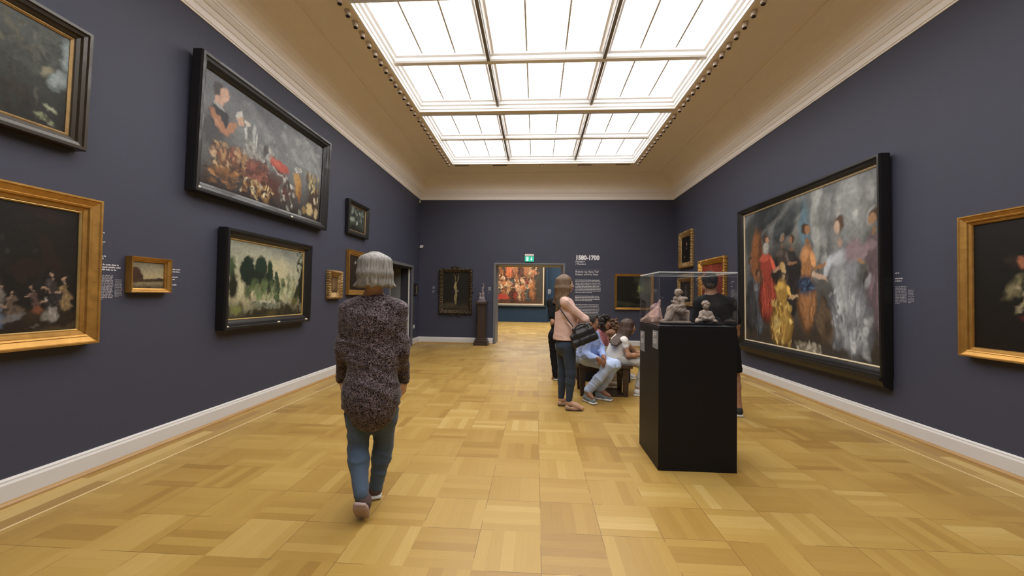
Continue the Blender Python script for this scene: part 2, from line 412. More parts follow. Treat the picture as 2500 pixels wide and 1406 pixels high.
for side, x, lab, grp in ((-1, -2.303, 'small cylindrical spotlight left of the skylight, %s from the far end of its row', 'spotlights left of the skylight'),
                          (1, 2.53, 'small cylindrical spotlight right of the skylight, %s from the far end of its row', 'spotlights right of the skylight')):
    proto = make_spot(side); first = True
    ys = [10.25-.205*i for i in range(14)]+[7.32-.205*i for i in range(15)]
    for y in ys:
        o = proto if first else dup(proto, (x, y, ZT))
        o.location = (x, y, ZT); first = False
        tag(o, lab % ORD[ys.index(y)], 'spotlight', grp)
vproto = None
for i, px in enumerate((1127, 1220, 1428, 1522)):
    p = at(px, 404, 10.38); x = p.x
    if vproto is None:
        vproto = empty('ceiling_vent', (x, 10.42, ZT)); m = MB(); m.box((-.19, -.035, -.014), (.19, .035, 0), .003); m.done('frame', M_SPOT, vproto)
        m = MB(); [m.box((-.18, -.02+.014*j, -.017), (.18, -.015+.014*j, -.012)) for j in range(4)]; m.done('slot', M_LENS, vproto); o = vproto
    else: o = dup(vproto, (x, 10.42, ZT))
    tag(o, 'slim dark ceiling slot beyond the skylight, '+['nearest the left wall', 'just left of the smoke detector', 'just right of the smoke detector', 'nearest the right wall'][i], 'vent', 'slot vents beyond the skylight')
m = MB(); m.lathe([(.06, 0), (.06, -.012), (.045, -.03), (.03, -.055), (.012, -.062)], 20); o = m.done('smoke_detector', M_SPOT, smooth=False); o.location = (at(1323, 405, 10.43).x, 10.43, ZT)
tag(o, 'small round smoke detector on the ceiling between the slot vents', 'smoke detector')

# ------------------------------------------------------------------ painted canvases (generic compositions, colour per vertex)
def vnoise(w, h, fx, fy, seed):
    rs = np.random.RandomState(seed); gx, gy = int(fx)+3, int(fy)+3
    g = rs.rand(gy, gx); x = np.linspace(0, fx, w); y = np.linspace(0, fy, h)
    xi, yi = x.astype(int), y.astype(int); xf, yf = x-xi, y-yi
    xf = xf*xf*(3-2*xf); yf = yf*yf*(3-2*yf)
    a = g[np.ix_(yi, xi)]*(1-xf)+g[np.ix_(yi, xi+1)]*xf; b = g[np.ix_(yi+1, xi)]*(1-xf)+g[np.ix_(yi+1, xi+1)]*xf
    return a*(1-yf[:, None])+b*yf[:, None]
class Paint:
    def __init__(s, w, h, nw, seed=1, gain=1.2, warp=1.0):
        s.w, s.h = w, h; s.nx = nw; s.ny = max(8, int(round(nw*h/w))); s.asp = w/h; s.gain = gain; s.rs = np.random.RandomState(seed); s.seed = seed
        s.U, s.Vv = np.meshgrid(np.linspace(0, 1, s.nx), np.linspace(0, 1, s.ny))
        n = lambda f, k: vnoise(s.nx, s.ny, f*s.asp, f, seed*31+k)-.5
        s.wu = (n(6, 1)*.05+n(18, 2)*.025+n(45, 5)*.014); s.wv = (n(6, 3)*.05+n(18, 4)*.025+n(45, 6)*.014)
        s.wu *= warp; s.wv *= warp
        s.img = np.zeros((s.ny, s.nx, 3))
    def grad(s, top, mid, bot, split=.5):
        t, m_, b = (np.array(s2l(c)) for c in (top, mid, bot)); V = (s.Vv+s.wv*2)[..., None]
        s.img = np.where(V > split, m_+(t-m_)*np.clip((V-split)/(1-split), 0, 1), b+(m_-b)*np.clip(V/split, 0, 1)); return s
    def e(s, u, v, ru, rv, ang, col, soft=.35, al=1.0, warp=1.0):
        """one brushed patch: centre, radii in shares of the height, angle in degrees"""
        du = (s.U-u)*s.asp+s.wu*warp; dv = s.Vv-v+s.wv*warp; a = math.radians(ang); ca, sa = math.cos(a), math.sin(a)
        d = np.sqrt(((du*ca+dv*sa)/ru)**2+((-du*sa+dv*ca)/rv)**2)
        k = (np.clip((1-d)/soft, 0, 1)*al)[..., None]
        s.img = s.img*(1-k)+np.array(s2l(col))*k; return s
    def many(s, n, u0, u1, v0, v1, pal, r0, r1, ang=(0, 180), al=.8, soft=.5, ecc=(1.2, 3)):
        for _ in range(n):
            c = pal[s.rs.randint(len(pal))]; j = s.rs.uniform(.8, 1.2); r = s.rs.uniform(r0, r1)
            s.e(s.rs.uniform(u0, u1), s.rs.uniform(v0, v1), r*s.rs.uniform(*ecc), r, s.rs.uniform(*ang), tuple(min(255, x*j) for x in c), soft, al)
        return s
    def fig(s, u, v, h, robe, skin=(170, 130, 100), hair=(70, 50, 36), lean=0, w=1.0, arm=1, dark=None):
        """a loosely brushed robed figure standing at (u, v), height h"""
        dk = dark or tuple(x*.5 for x in robe); lt = tuple(min(255, x*1.32+12) for x in robe); a = s.asp; k = lean*h
        s.e(u, v+.22*h, .17*h*w, .30*h, lean*20, dk, .25); s.e(u+.01, v+.24*h, .14*h*w, .27*h, lean*20, robe, .35)
        s.e(u+k*.4/a, v+.58*h, .105*h*w, .19*h, -lean*40, robe, .3); s.e(u+k*.4/a-.02, v+.66*h, .10*h*w, .06*h, -lean*40+8, lt, .5, .7)
        for j in range(int(9*w)+3):
            o = s.rs.uniform(-1, 1); s.e(u+o*.11*h*w/a, v+s.rs.uniform(.05, .4)*h, .010*h, s.rs.uniform(.10, .2)*h, o*-14+s.rs.uniform(-6, 6), (lt if s.rs.rand() < .5 else dk), .7, .65)
        hx, hz = u+k*.75/a, v+.86*h
        s.e(hx, v+.765*h, .030*h, .045*h, 0, tuple(x*.85 for x in skin), .3); s.e(hx-.004*arm, hz+.022*h, .056*h, .062*h, 0, hair, .3); s.e(hx+.018*h*arm/a, hz, .036*h, .050*h, 0, skin, .3)
        ax = u+k*.4/a+.10*h*arm*w/a
        s.e(ax, v+.60*h, .035*h, .10*h, arm*24, lt, .4); s.e(ax+.07*h*arm/a, v+.53*h, .085*h, .024*h, arm*14, skin, .35); s.e(ax+.15*h*arm/a, v+.55*h, .024*h, .020*h, 0, skin, .4)
        return s
    def smear(s, amt=.012, f=26):
        """push the wet paint about so that no patch keeps a clean outline"""
        n = lambda k, q: vnoise(s.nx, s.ny, q*s.asp, q, s.seed*7+k)-.5
        du = n(1, f)*amt*2+n(2, f*2.6)*amt+n(7, 9)*amt; dv = n(3, f)*amt*2.4+n(4, f*2.6)*amt*1.2+n(8, 9)*amt
        X = np.clip(((s.U+du/s.asp)*(s.nx-1)), 0, s.nx-1.001); Y = np.clip((s.Vv+dv)*(s.ny-1), 0, s.ny-1.001)
        xi, yi = X.astype(int), Y.astype(int); fx, fy = (X-xi)[..., None], (Y-yi)[..., None]; I = s.img
        s.img = (I[yi, xi]*(1-fx)+I[yi, xi+1]*fx)*(1-fy)+(I[yi+1, xi]*(1-fx)+I[yi+1, xi+1]*fx)*fy; return s
    def grain(s, amt=.18, fx=60, fy=60, sm=.012):
        s.smear(sm)
        l = s.img.mean(-1, keepdims=True); s.img = l+(s.img-l)*.86
        n = vnoise(s.nx, s.ny, fx*s.asp, fy, s.seed+99)-.5+.6*(vnoise(s.nx, s.ny, 14*s.asp, 14, s.seed+98)-.5)
        s.img = s.img*(1+amt*2*n[..., None]); return s
    def build(s, root, m, z0, y, name='canvas'):
        X = (s.U-.5)*s.w; Z = z0+s.Vv*s.h
        co = np.stack([X, np.full_like(X, y), Z], -1).reshape(-1, 3)
        i = np.arange(s.nx*s.ny).reshape(s.ny, s.nx); F = np.stack([i[:-1, :-1], i[:-1, 1:], i[1:, 1:], i[1:, :-1]], -1).reshape(-1, 4)
        me = bpy.data.meshes.new(name); me.from_pydata(co.tolist(), [], F.tolist())
        at_ = me.color_attributes.new('paint', 'FLOAT_COLOR', 'POINT')
        c = np.ones((s.nx*s.ny, 4)); c[:, :3] = np.clip(s.img.reshape(-1, 3)*s.gain, .001, .85)
        at_.data.foreach_set('color', c.ravel()); return link(name, me, m, root)
def canvas_mat():
    g = G('varnished_oil_paint'); o = g.obj()
    a = g.n('VertexColor', layer_name='paint').outputs[0]
    f = g.noise(o, 30, 5, .7); c = g.mix(g.ma('MULTIPLY', f, .5), a, g.mix(.5, a, (.02, .015, .01)))
    g.bump(g.noise(o, 90, 4), .15, .003)
    return g.set(c, .5, spec=.3)
M_CANVAS = canvas_mat()

def frame_ring(w, h, prof, z0=0.0, nseg=1, bump=None):
    """mitred frame, local x across, z up, -y out of the wall; prof = (inset, depth)"""
    V, F = [], []; npf = len(prof); cor = [(-1, 0), (1, 0), (1, 1), (-1, 1)]
    for k in range(4):
        base = len(V); (sx, sz), (tx, tz) = cor[k], cor[(k+1) % 4]
        L = w if k % 2 == 0 else h
        for j in range(nseg+1):
            t = j/nseg
            for q, (ins, d) in enumerate(prof):
                a = (sx*(w/2-ins), z0+(ins if sz == 0 else h-ins)); b = (tx*(w/2-ins), z0+(ins if tz == 0 else h-ins))
                x, z = a[0]+(b[0]-a[0])*t, a[1]+(b[1]-a[1])*t; dd = d
                if bump:
                    du, dn = bump(t*L, L, q, npf); dd = d+du
                    if k == 0: z += -dn
                    elif k == 1: x += dn
                    elif k == 2: z += dn
                    else: x += -dn
                V.append((x, -dd, z))
        for j in range(nseg):
            for q in range(npf-1):
                a = base+j*npf+q; F.append((a, a+npf, a+npf+1, a+1))
    return V, F
def carve(period, amp, edge):
    """scrolling leaf relief: lobes of several sizes that turn across the moulding"""
    def f(s, L, q, n):
        k = max(2, round(L/period)); ph = 2*math.pi*k*s/L; t = q/(n-1)
        e = min(1, min(s, L-s)/.02); mid = math.sin(math.pi*t)
        du = amp*mid*e*(.5*math.sin(ph+5*t)+.45*math.sin(2.33*ph-7*t+1)+.4*math.sin(3.7*ph+11*t+2)+.25*math.sin(6.1*ph-9*t))
        dn = edge*e*(.5+.5*math.sin(ph*1.5+.8*math.sin(ph*.5)))*abs(math.sin(ph*2.2))*(1 if q <= 2 else (.4 if q < n-2 else 0))
        return du, dn
    return f
def place(name, wall, a, b, z0, z1, lean=0.0, off=.004):
    """Empty at the bottom middle of a picture; wall 'L','R','B','N'"""
    if wall == 'L': o = empty(name, (XL+off, (a+b)/2, z0), (-lean*0, 0, math.radians(90)))
    elif wall == 'R': o = empty(name, (XR-off, (a+b)/2, z0), (0, 0, math.radians(-90)))
    elif wall == 'B': o = empty(name, ((a+b)/2, YB-off, z0), (0, 0, 0))
    elif wall == 'N': o = empty(name, ((a+b)/2, 21.58-off, z0), (0, 0, 0))
    if lean: o.rotation_euler.x = lean
    return o, abs(b-a), z1-z0
P_PLAIN = lambda d, wd: [(0, 0), (0, d*.8), (wd*.06, d), (wd*.30, d), (wd*.36, d*.86), (wd*.62, d*.80), (wd*.70, d*.62), (wd*.92, d*.52), (wd, d*.40), (wd, 0)]
P_FLAT = lambda d, wd: [(0, 0), (0, d), (wd*.12, d), (wd*.18, d*.90), (wd*.50, d*.72), (wd*.55, d*.76), (wd*.66, d*.70), (wd*.72, d*.55), (wd*.94, d*.48), (wd, d*.36), (wd, 0)]
def picture(name, wall, a, b, z0, z1, wd, d, mf, paint, label, cat='painting', group=None, lean=0.0, liner=None, lw=.015, carved=None, prof=P_PLAIN, off=.004, bottom=None):
    r, w, h = place(name, wall, a, b, z0, z1, lean, off); tag(r, label, cat, group)
    wb = wd if bottom is None else bottom
    V, F = frame_ring(w, h, prof(d, wd), nseg=(max(40, int((w+h)/2/.006)) if carved else 1), bump=carved)
    fr = mesh('frame', V, F, mf, r, smooth=bool(carved))
    iw, ih = w-2*wd, h-2*wd
    if liner:
        V, F = frame_ring(iw+.006, ih+.006, [(0, d*.38), (0, d*.42), (lw*.4, d*.44), (lw, d*.34), (lw, d*.2)], z0=wd-.003)
        mesh('liner', V, F, liner, r)
    else: lw = 0
    cw, ch = iw-2*lw+.01, ih-2*lw+.01
    p = paint(cw, ch); p.build(r, M_CANVAS, wd+lw-.005, -d*.28)
    return r
# --- compositions
def p_forest(w, h):
    p = Paint(w, h, 190, 3).grad((66, 72, 70), (42, 46, 42), (24, 24, 18), .45)
    p.e(.45, 1.0, .45, .18, 0, (104, 114, 112), .9); p.e(1.0, .80, .10, .22, 10, (126, 140, 142), .5); p.e(.96, .52, .14, .10, 50, (126, 140, 142), .5); p.e(.90, .58, .10, .05, 40, (120, 116, 92), .6)
    p.many(160, .30, .94, .50, .98, [(50, 54, 50), (62, 66, 60), (36, 40, 34), (74, 76, 66), (84, 80, 62)], .012, .045, al=.6)
    p.many(90, 0, .55, .4, .75, [(38, 44, 28), (84, 92, 66), (30, 34, 24), (120, 124, 88)], .010, .03, al=.7)
    p.e(.44, .53, .05, .03, 30, (136, 142, 106)); p.e(.55, .50, .04, .015, -30, (90, 96, 80)); p.e(.92, .20, .09, .030, -18, (134, 140, 116)); p.e(.90, .07, .13, .05, -28, (122, 126, 98)); p.e(.84, .28, .008, .10, 4, (70, 70, 60)); p.e(.74, .4, .012, .22, 3, (34, 32, 24), .5)
    p.many(110, 0, .82, 0, .34, [(24, 22, 16), (36, 28, 20), (20, 20, 16), (44, 34, 26)], .015, .05); p.many(14, .86, .98, .02, .1, [(44, 46, 30), (30, 30, 20)], .006, .02)
    return p.grain()
def p_tavern(w, h):
    p = Paint(w, h, 170, 5).grad((20, 16, 14), (18, 15, 13), (34, 24, 16), .2)
    p.many(40, 0, 1, .3, 1, [(30, 24, 20), (24, 22, 22), (38, 22, 16), (16, 14, 12)], .03, .10, al=.6)
    p.e(.72, .12, .55, .07, 0, (46, 34, 20), .8, .8)
    for u, v, h_, c in ((.52, .10, .34, (80, 60, 40)), (.60, .08, .36, (96, 90, 84)), (.67, .10, .26, (80, 66, 54)), (.77, .16, .24, (72, 54, 50)), (.86, .08, .30, (116, 110, 104)), (.875, .20, .30, (40, 36, 36)), (.94, .18, .30, (108, 88, 56))): p.fig(u, v, h_, c, (156, 128, 106), (34, 28, 24), w=1.1, arm=-1)
    p.e(.61, .13, .055, .10, 0, (74, 92, 120), .4, .9); p.e(.70, .07, .05, .05, 0, (28, 20, 16), .4); p.e(.78, .17, .05, .04, 0, (104, 58, 34), .5); p.e(.84, .12, .07, .045, 0, (112, 108, 100), .5, .8); p.e(.95, .02, .3, .04, 0, (60, 48, 30), .6)
    p.e(.26, .16, .045, .09, 8, (70, 84, 108), .4); p.e(.12, .18, .05, .09, 0, (80, 60, 40), .5); p.e(.67, .13, .07, .035, 0, (94, 92, 92), .4); p.e(.78, .06, .06, .006, 0, (80, 76, 72), .4)
    p.many(14, .3, .8, .62, .74, [(60, 54, 52), (40, 36, 34)], .01, .025, al=.6); p.e(.04, .55, .05, .1, 0, (62, 30, 20), .6, .7)
    return p.grain()
def p_market(w, h):
    p = Paint(w, h, 300, 7, warp=.55).grad((88, 92, 98), (108, 112, 114), (38, 26, 22), .55)
    p.e(.80, .74, .55, .24, -10, (136, 142, 144), .9, .8); p.e(.36, .95, .40, .16, -10, (74, 78, 84), .9, .8); p.e(.12, .5, .22, .3, 0, (70, 70, 72), .8, .8)
    p.many(110, .22, 1, .56, .97, [(126, 132, 134), (98, 102, 106), (146, 150, 150), (88, 88, 88)], .015, .07, ang=(-40, 10), al=.28)
    p.e(.06, .50, .17, .2, -8, (66, 66, 70), .4); p.e(.10, .64, .15, .13, -24, (42, 44, 50), .25)                       # seated buyer
    p.e(.085, .88, .075, .085, 0, (58, 54, 54), .3); p.e(.12, .865, .055, .080, -6, (182, 146, 124), .2); p.e(.095, .78, .07, .05, -10, (174, 138, 118), .3); p.e(.10, .74, .085, .02, -14, (150, 148, 144), .4)
    p.e(.148, .865, .012, .012, 0, (120, 84, 70), .6, .6); p.e(.14, .88, .03, .006, 0, (80, 56, 48), .6, .6)
    p.e(.10, .60, .17, .05, -38, (152, 104, 74), .25); p.e(.175, .60, .12, .045, 44, (158, 110, 80), .25); p.e(.08, .58, .12, .03, -38, (176, 128, 98), .6, .6)
    p.e(.235, .73, .05, .055, 20, (176, 140, 116), .25); p.e(.225, .77, .05, .035, 30, (178, 176, 168), .3); p.e(.285, .74, .055, .03, -24, (176, 170, 158), .3)
    p.e(.275, .62, .024, .12, 2, (172, 174, 172), .25); p.e(.335, .66, .030, .11, -8, (150, 154, 154), .3); p.e(.355, .62, .016, .09, -14, (182, 184, 180), .3); p.e(.30, .60, .03, .08, 0, (104, 106, 108), .5)
    p.many(80, .26, .50, .40, .58, [(140, 142, 138), (92, 92, 94), (160, 160, 152), (66, 62, 62), (118, 116, 112)], .012, .036, al=.75)
    p.e(.30, .30, .44, .17, -4, (84, 46, 38), .6, .9); p.e(.52, .22, .5, .18, 4, (78, 36, 26), .6, .85); p.e(.92, .28, .22, .26, 0, (58, 40, 28), .6, .9)
    p.e(.16, .30, .20, .09, -6, (96, 66, 46), .5); p.e(.15, .20, .20, .05, -8, (122, 84, 44), .4); p.e(.13, .14, .22, .03, -10, (78, 52, 30), .5)
    p.many(110, .05, .28, .22, .42, [(112, 72, 44), (146, 112, 74), (66, 42, 32), (168, 142, 106), (46, 32, 26), (128, 70, 50)], .008, .026)
    p.many(60, .28, .46, .2, .42, [(104, 52, 42), (120, 66, 54), (70, 40, 34), (138, 84, 66)], .012, .03, al=.7)
    p.e(.46, .50, .07, .045, -4, (140, 142, 142), .4); p.e(.55, .475, .21, .072, -6, (166, 68, 52), .3); p.e(.52, .50, .10, .03, -10, (186, 96, 76), .6, .7); p.e(.56, .40, .17, .030, -14, (156, 152, 148), .3); p.e(.56, .412, .14, .020, -14, (92, 52, 44), .4)
    p.e(.735, .54, .085, .032, -4, (172, 178, 176), .3); p.e(.735, .545, .055, .018, -4, (112, 116, 112), .4)
    p.e(.735, .36, .075, .17, 12, (160, 118, 50), .3); p.e(.715, .44, .07, .09, 30, (172, 132, 68), .6, .8); p.e(.76, .26, .04, .14, 8, (128, 84, 36), .5)
    p.many(46, .82, .97, .36, .56, [(158, 142, 88), (130, 106, 56), (70, 54, 36), (178, 164, 118), (98, 74, 40)], .010, .026, ang=(50, 120))
    for u_, v_ in ((.60, .34), (.665, .32)): p.e(u_, v_, .028, .04, 30, (178, 178, 170), .3)
    p.many(46, .57, .70, .04, .34, [(150, 148, 140), (48, 46, 42), (110, 110, 100), (76, 74, 68), (60, 56, 50)], .010, .034, ang=(60, 120), al=.8)
    p.many(80, .26, .50, .03, .19, [(184, 160, 108), (150, 110, 50), (96, 62, 30), (196, 186, 156), (54, 36, 24)], .008, .026)
    p.many(40, .0, .3, .03, .20, [(116, 78, 40), (146, 102, 50), (60, 40, 26)], .008, .024, ang=(-20, 20))
    p.e(.925, .26, .032, .06, 10, (184, 172, 144), .4); p.e(.965, .27, .024, .06, -10, (176, 164, 134), .4); p.e(.88, .12, .085, .085, 24, (176, 156, 106), .3); p.e(.82, .09, .05, .05, -20, (134, 110, 66), .4); p.e(.95, .10, .05, .09, 8, (168, 150, 108), .4); p.e(.85, .13, .02, .02, 0, (60, 46, 30), .5); p.e(.77, .04, .05, .05, 0, (112, 112, 106), .4)
    return p.grain(.14)
def p_gorge(w, h):
    p = Paint(w, h, 220, 11).grad((136, 142, 128), (176, 170, 132), (40, 38, 24), .35)
    p.e(.75, .9, .45, .14, -8, (110, 116, 112), .8, .8); p.e(.60, .65, .40, .28, 20, (182, 174, 136), .8, .8); p.e(.95, .45, .12, .3, 10, (120, 126, 112), .7, .6)
    p.e(.22, .62, .17, .20, 0, (22, 40, 30), .2); p.e(.38, .66, .13, .18, -6, (26, 46, 32), .2); p.e(.30, .52, .22, .16, 0, (20, 36, 26), .3); p.e(.50, .62, .07, .22, 0, (30, 52, 34), .25); p.e(.48, .5, .12, .14, 0, (24, 44, 28), .3)
    p.e(.60, .38, .07, .24, 4, (40, 66, 40), .3); p.e(.585, .56, .03, .12, 0, (34, 56, 36), .3)
    p.e(.04, .62, .07, .22, 0, (56, 72, 44), .4); p.e(.06, .42, .12, .2, 0, (28, 32, 20), .4); p.e(.99, .5, .09, .42, -4, (26, 28, 18), .3); p.e(.90, .30, .09, .24, -24, (34, 42, 26), .4)
    p.many(60, .2, .7, .26, .50, [(84, 104, 62), (50, 70, 44), (110, 124, 84), (36, 50, 32)], .02, .06, ang=(50, 120), al=.7)
    p.many(30, .66, .86, .24, .60, [(150, 156, 120), (110, 122, 84), (88, 104, 72)], .02, .05, ang=(60, 110), al=.6)
    p.e(.48, .16, .38, .06, -4, (104, 110, 92), .5); p.many(50, .25, .75, .10, .24, [(168, 170, 150), (120, 124, 104), (60, 62, 44)], .008, .03, ang=(-30, 30), al=.8)
    p.e(.52, .04, .5, .08, 6, (38, 38, 22), .4); p.many(26, .0, 1, 0, .12, [(30, 30, 18), (60, 54, 28), (44, 40, 22)], .03, .07)
    p.e(.10, .10, .11, .06, 15, (106, 112, 58), .4); p.e(.88, .20, .08, .08, 40, (84, 84, 40), .5); p.e(.93, .82, .05, .03, 0, (30, 34, 24)); p.many(12, .88, .98, .7, .98, [(34, 38, 26), (60, 66, 46)], .01, .03)
    return p.grain(.16)
def p_view(w, h):
    p = Paint(w, h, 90, 13).grad((118, 116, 100), (160, 144, 104), (34, 24, 16), .42)
    p.e(.12, .5, .26, .32, 0, (62, 38, 24), .2); p.e(.25, .40, .16, .18, 0, (54, 32, 20), .3); p.e(.5, .30, .8, .08, 0, (58, 42, 24), .5); p.e(.85, .34, .3, .08, 4, (48, 38, 24), .5); p.e(.44, .55, .006, .16, 0, (110, 98, 72), .6)
    return p.grain()
def p_dusk(w, h):
    p = Paint(w, h, 80, 17).grad((40, 48, 44), (58, 66, 58), (18, 18, 12), .4)
    p.many(24, .1, .9, .4, .95, [(24, 28, 24), (34, 40, 32), (110, 120, 112)], .03, .12, al=.8); p.e(.5, .34, .1, .12, 0, (150, 156, 150), .5); p.e(.75, .5, .06, .14, 0, (118, 126, 120), .5); p.e(.3, .15, .3, .1, 0, (20, 20, 14), .4)
    return p.grain()
def p_relief(w, h):
    p = Paint(w, h, 60, 19).grad((90, 66, 36), (96, 72, 42), (70, 48, 26), .5)
    p.e(.5, .5, .13, .34, 4, (120, 98, 62), .4); p.e(.5, .84, .07, .06, 0, (128, 104, 70), .4); p.e(.45, .3, .08, .22, 10, (104, 80, 48), .4)
    return p.grain()
def p_study(w, h):
    p = Paint(w, h, 90, 23).grad((42, 32, 24), (34, 26, 18), (26, 18, 12), .5)
    p.e(.32, .80, .07, .06, 0, (120, 124, 110), .3); p.e(.42, .50, .04, .12, 12, (104, 76, 48), .4); p.e(.60, .45, .05, .08, -12, (130, 120, 96), .4); p.e(.5, .2, .4, .1, 0, (44, 32, 20), .5)
    return p.grain()
def p_pale_figure(w, h):
    p = Paint(w, h, 110, 29).grad((20, 18, 14), (24, 21, 15), (44, 38, 26), .28)
    p.e(.2, .12, .3, .10, 10, (66, 58, 38), .6); p.e(.8, .08, .3, .07, -8, (52, 46, 32), .6)
    p.e(.48, .60, .045, .17, 2, (140, 128, 84), .35, warp=.6); p.e(.50, .33, .040, .20, -3, (128, 114, 68), .35, warp=.6); p.e(.46, .86, .014, .14, 4, (120, 108, 70), .4, warp=.4); p.e(.58, .86, .014, .14, -10, (120, 108, 70), .4, warp=.4)
    p.e(.50, .50, .07, .035, -10, (120, 110, 78), .4); p.e(.52, .72, .028, .035, 0, (110, 88, 56), .4)
    return p.grain()
def p_darkland(w, h):
    p = Paint(w, h, 140, 31).grad((44, 50, 40), (70, 78, 52), (12, 12, 8), .30)
    p.e(.85, .72, .45, .25, 10, (84, 94, 74), .8, .8); p.e(.68, .60, .16, .12, 0, (128, 134, 84), .7); p.e(.22, .62, .42, .5, 0, (14, 15, 9), .12); p.e(.45, .72, .16, .16, 20, (15, 17, 10), .15); p.e(.52, .42, .10, .10, 0, (18, 20, 12), .2)
    p.many(30, .45, .62, .35, .85, [(16, 18, 10), (26, 30, 18)], .02, .05); p.e(.7, .22, .5, .14, 0, (14, 14, 9), .3); p.e(.90, .34, .2, .12, -20, (22, 28, 20), .3)
    p.e(.25, .18, .02, .03, 90, (60, 56, 42), .5); p.e(.5, .10, .1, .02, 0, (46, 42, 28), .5)
    return p.grain()
def p_portrait(w, h):
    p = Paint(w, h, 60, 37).grad((14, 12, 10), (16, 13, 11), (22, 16, 12), .5)
    p.e(.55, .70, .06, .08, 0, (128, 108, 90), .4); p.e(.52, .55, .09, .03, 0, (110, 108, 104), .5); p.e(.35, .22, .07, .05, 20, (110, 100, 84), .4)
    return p.grain()
def p_portrait2(w, h):
    p = Paint(w, h, 60, 41).grad((40, 34, 28), (44, 38, 32), (30, 24, 18), .5)
    p.e(.5, .40, .2, .36, 0, (74, 68, 62), .4); p.e(.5, .76, .08, .11, 0, (120, 104, 90), .4); p.e(.5, .52, .10, .06, 0, (96, 92, 86), .4)
    return p.grain()
def p_redroom(w, h):
    p = Paint(w, h, 90, 43).grad((118, 40, 26), (128, 46, 28), (92, 34, 22), .5)
    p.many(24, 0, 1, 0, 1, [(140, 56, 34), (104, 32, 22), (120, 44, 26)], .05, .15, al=.6); p.e(.4, .3, .16, .3, 0, (84, 44, 30), .5)
    return p.grain()
def p_court(w, h):
    p = Paint(w, h, 320, 47, warp=.5).grad((106, 108, 108), (84, 84, 82), (52, 46, 40), .5)
    p.e(.64, .9, .05, .5, 0, (136, 140, 136), .4); p.e(.86, .84, .12, .34, 3, (138, 142, 142), .6); p.many(50, .60, .97, .55, 1, [(150, 152, 150), (100, 104, 108), (124, 126, 126)], .015, .05, ang=(70, 110), al=.5)
    p.e(.56, .80, .07, .22, 0, (88, 118, 132), .6); p.e(.50, .93, .05, .2, 0, (126, 130, 124), .4); p.e(.44, .66, .14, .16, 0, (116, 118, 112), .7)
    p.e(.22, .94, .38, .11, 20, (34, 38, 40), .35); p.e(.40, .82, .18, .10, 38, (42, 48, 50), .35); p.many(22, .08, .5, .74, 1, [(28, 30, 32), (62, 68, 70), (44, 50, 54)], .02, .06, ang=(10, 50), al=.6)
    p.e(.07, .8, .12, .2, 0, (58, 62, 60), .5); p.e(.13, .64, .10, .26, 0, (124, 76, 36), .3); p.e(.17, .66, .03, .24, 0, (90, 54, 28), .5)
    p.e(.5, .06, 1.2, .10, 0, (54, 47, 40), .6); p.e(.40, .50, .30, .26, 0, (34, 30, 28), .5)
    p.fig(.06, .10, .60, (48, 50, 54), (120, 84, 60)); p.fig(.46, .24, .56, (36, 34, 34), (130, 94, 68), arm=-1); p.fig(.38, .28, .54, (62, 54, 48), (130, 96, 70), (120, 112, 104))
    p.fig(.145, .05, .55, (74, 80, 88), (120, 88, 64), w=.7)
    p.fig(.235, .18, .68, (142, 52, 32), (156, 120, 92), w=1.15); p.e(.235, .70, .05, .05, 0, (150, 146, 138), .4)
    p.fig(.98, .18, .66, (92, 76, 82), (148, 112, 78), arm=-1)
    p.fig(.575, .14, .72, (150, 102, 56), (152, 106, 64), (72, 50, 36), arm=1, w=.85, dark=(84, 58, 34)); p.e(.575, .42, .10, .075, -12, (42, 58, 82), .4); p.many(12, .54, .62, .36, .46, [(62, 84, 112), (30, 42, 62)], .01, .02, ang=(20, 60))
    p.fig(.84, .02, .84, (124, 128, 134), (178, 152, 130), (84, 62, 44), lean=-.10, w=1.35, arm=-1, dark=(78, 80, 86)); p.e(.875, .60, .085, .085, -24, (128, 104, 112), .5, .9); p.e(.80, .42, .06, .16, 8, (158, 162, 164), .6, .8)
    p.many(50, .73, .97, .03, .45, [(172, 176, 178), (84, 86, 92), (146, 150, 154)], .008, .028, ang=(60, 115), al=.6)
    p.fig(.365, .02, .60, (152, 118, 40), (176, 146, 104), (170, 138, 74), lean=.06, w=1.45, dark=(104, 74, 24)); p.many(46, .27, .46, .02, .32, [(190, 156, 66), (112, 80, 26), (200, 174, 98)], .006, .022, ang=(50, 115), al=.7)
    p.many(10, .66, .72, .12, .3, [(96, 78, 58), (60, 48, 38)], .03, .05, ang=(70, 110)); p.e(.58, .03, .12, .030, -8, (150, 144, 128), .5); p.many(14, .5, .66, .0, .06, [(166, 160, 142), (96, 88, 74)], .01, .02); p.e(.76, .02, .18, .04, 0, (58, 54, 50), .5)
    return p.grain(.16, sm=.006)
def p_candle(w, h):
    p = Paint(w, h, 110, 53).grad((10, 9, 8), (12, 10, 8), (14, 8, 6), .5)
    p.e(.23, .70, .05, .06, 20, (34, 24, 18), .5); p.e(.28, .68, .028, .045, 10, (150, 88, 54), .4); p.e(.24, .49, .045, .14, -22, (104, 98, 66), .5); p.e(.29, .42, .016, .14, -20, (140, 130, 98), .5); p.many(10, .24, .32, .3, .55, [(150, 140, 108), (60, 56, 34)], .01, .016); p.e(.36, .48, .05, .08, 0, (60, 66, 30), .6); p.e(.36, .26, .12, .035, -6, (96, 30, 20), .6)
    return p.grain()
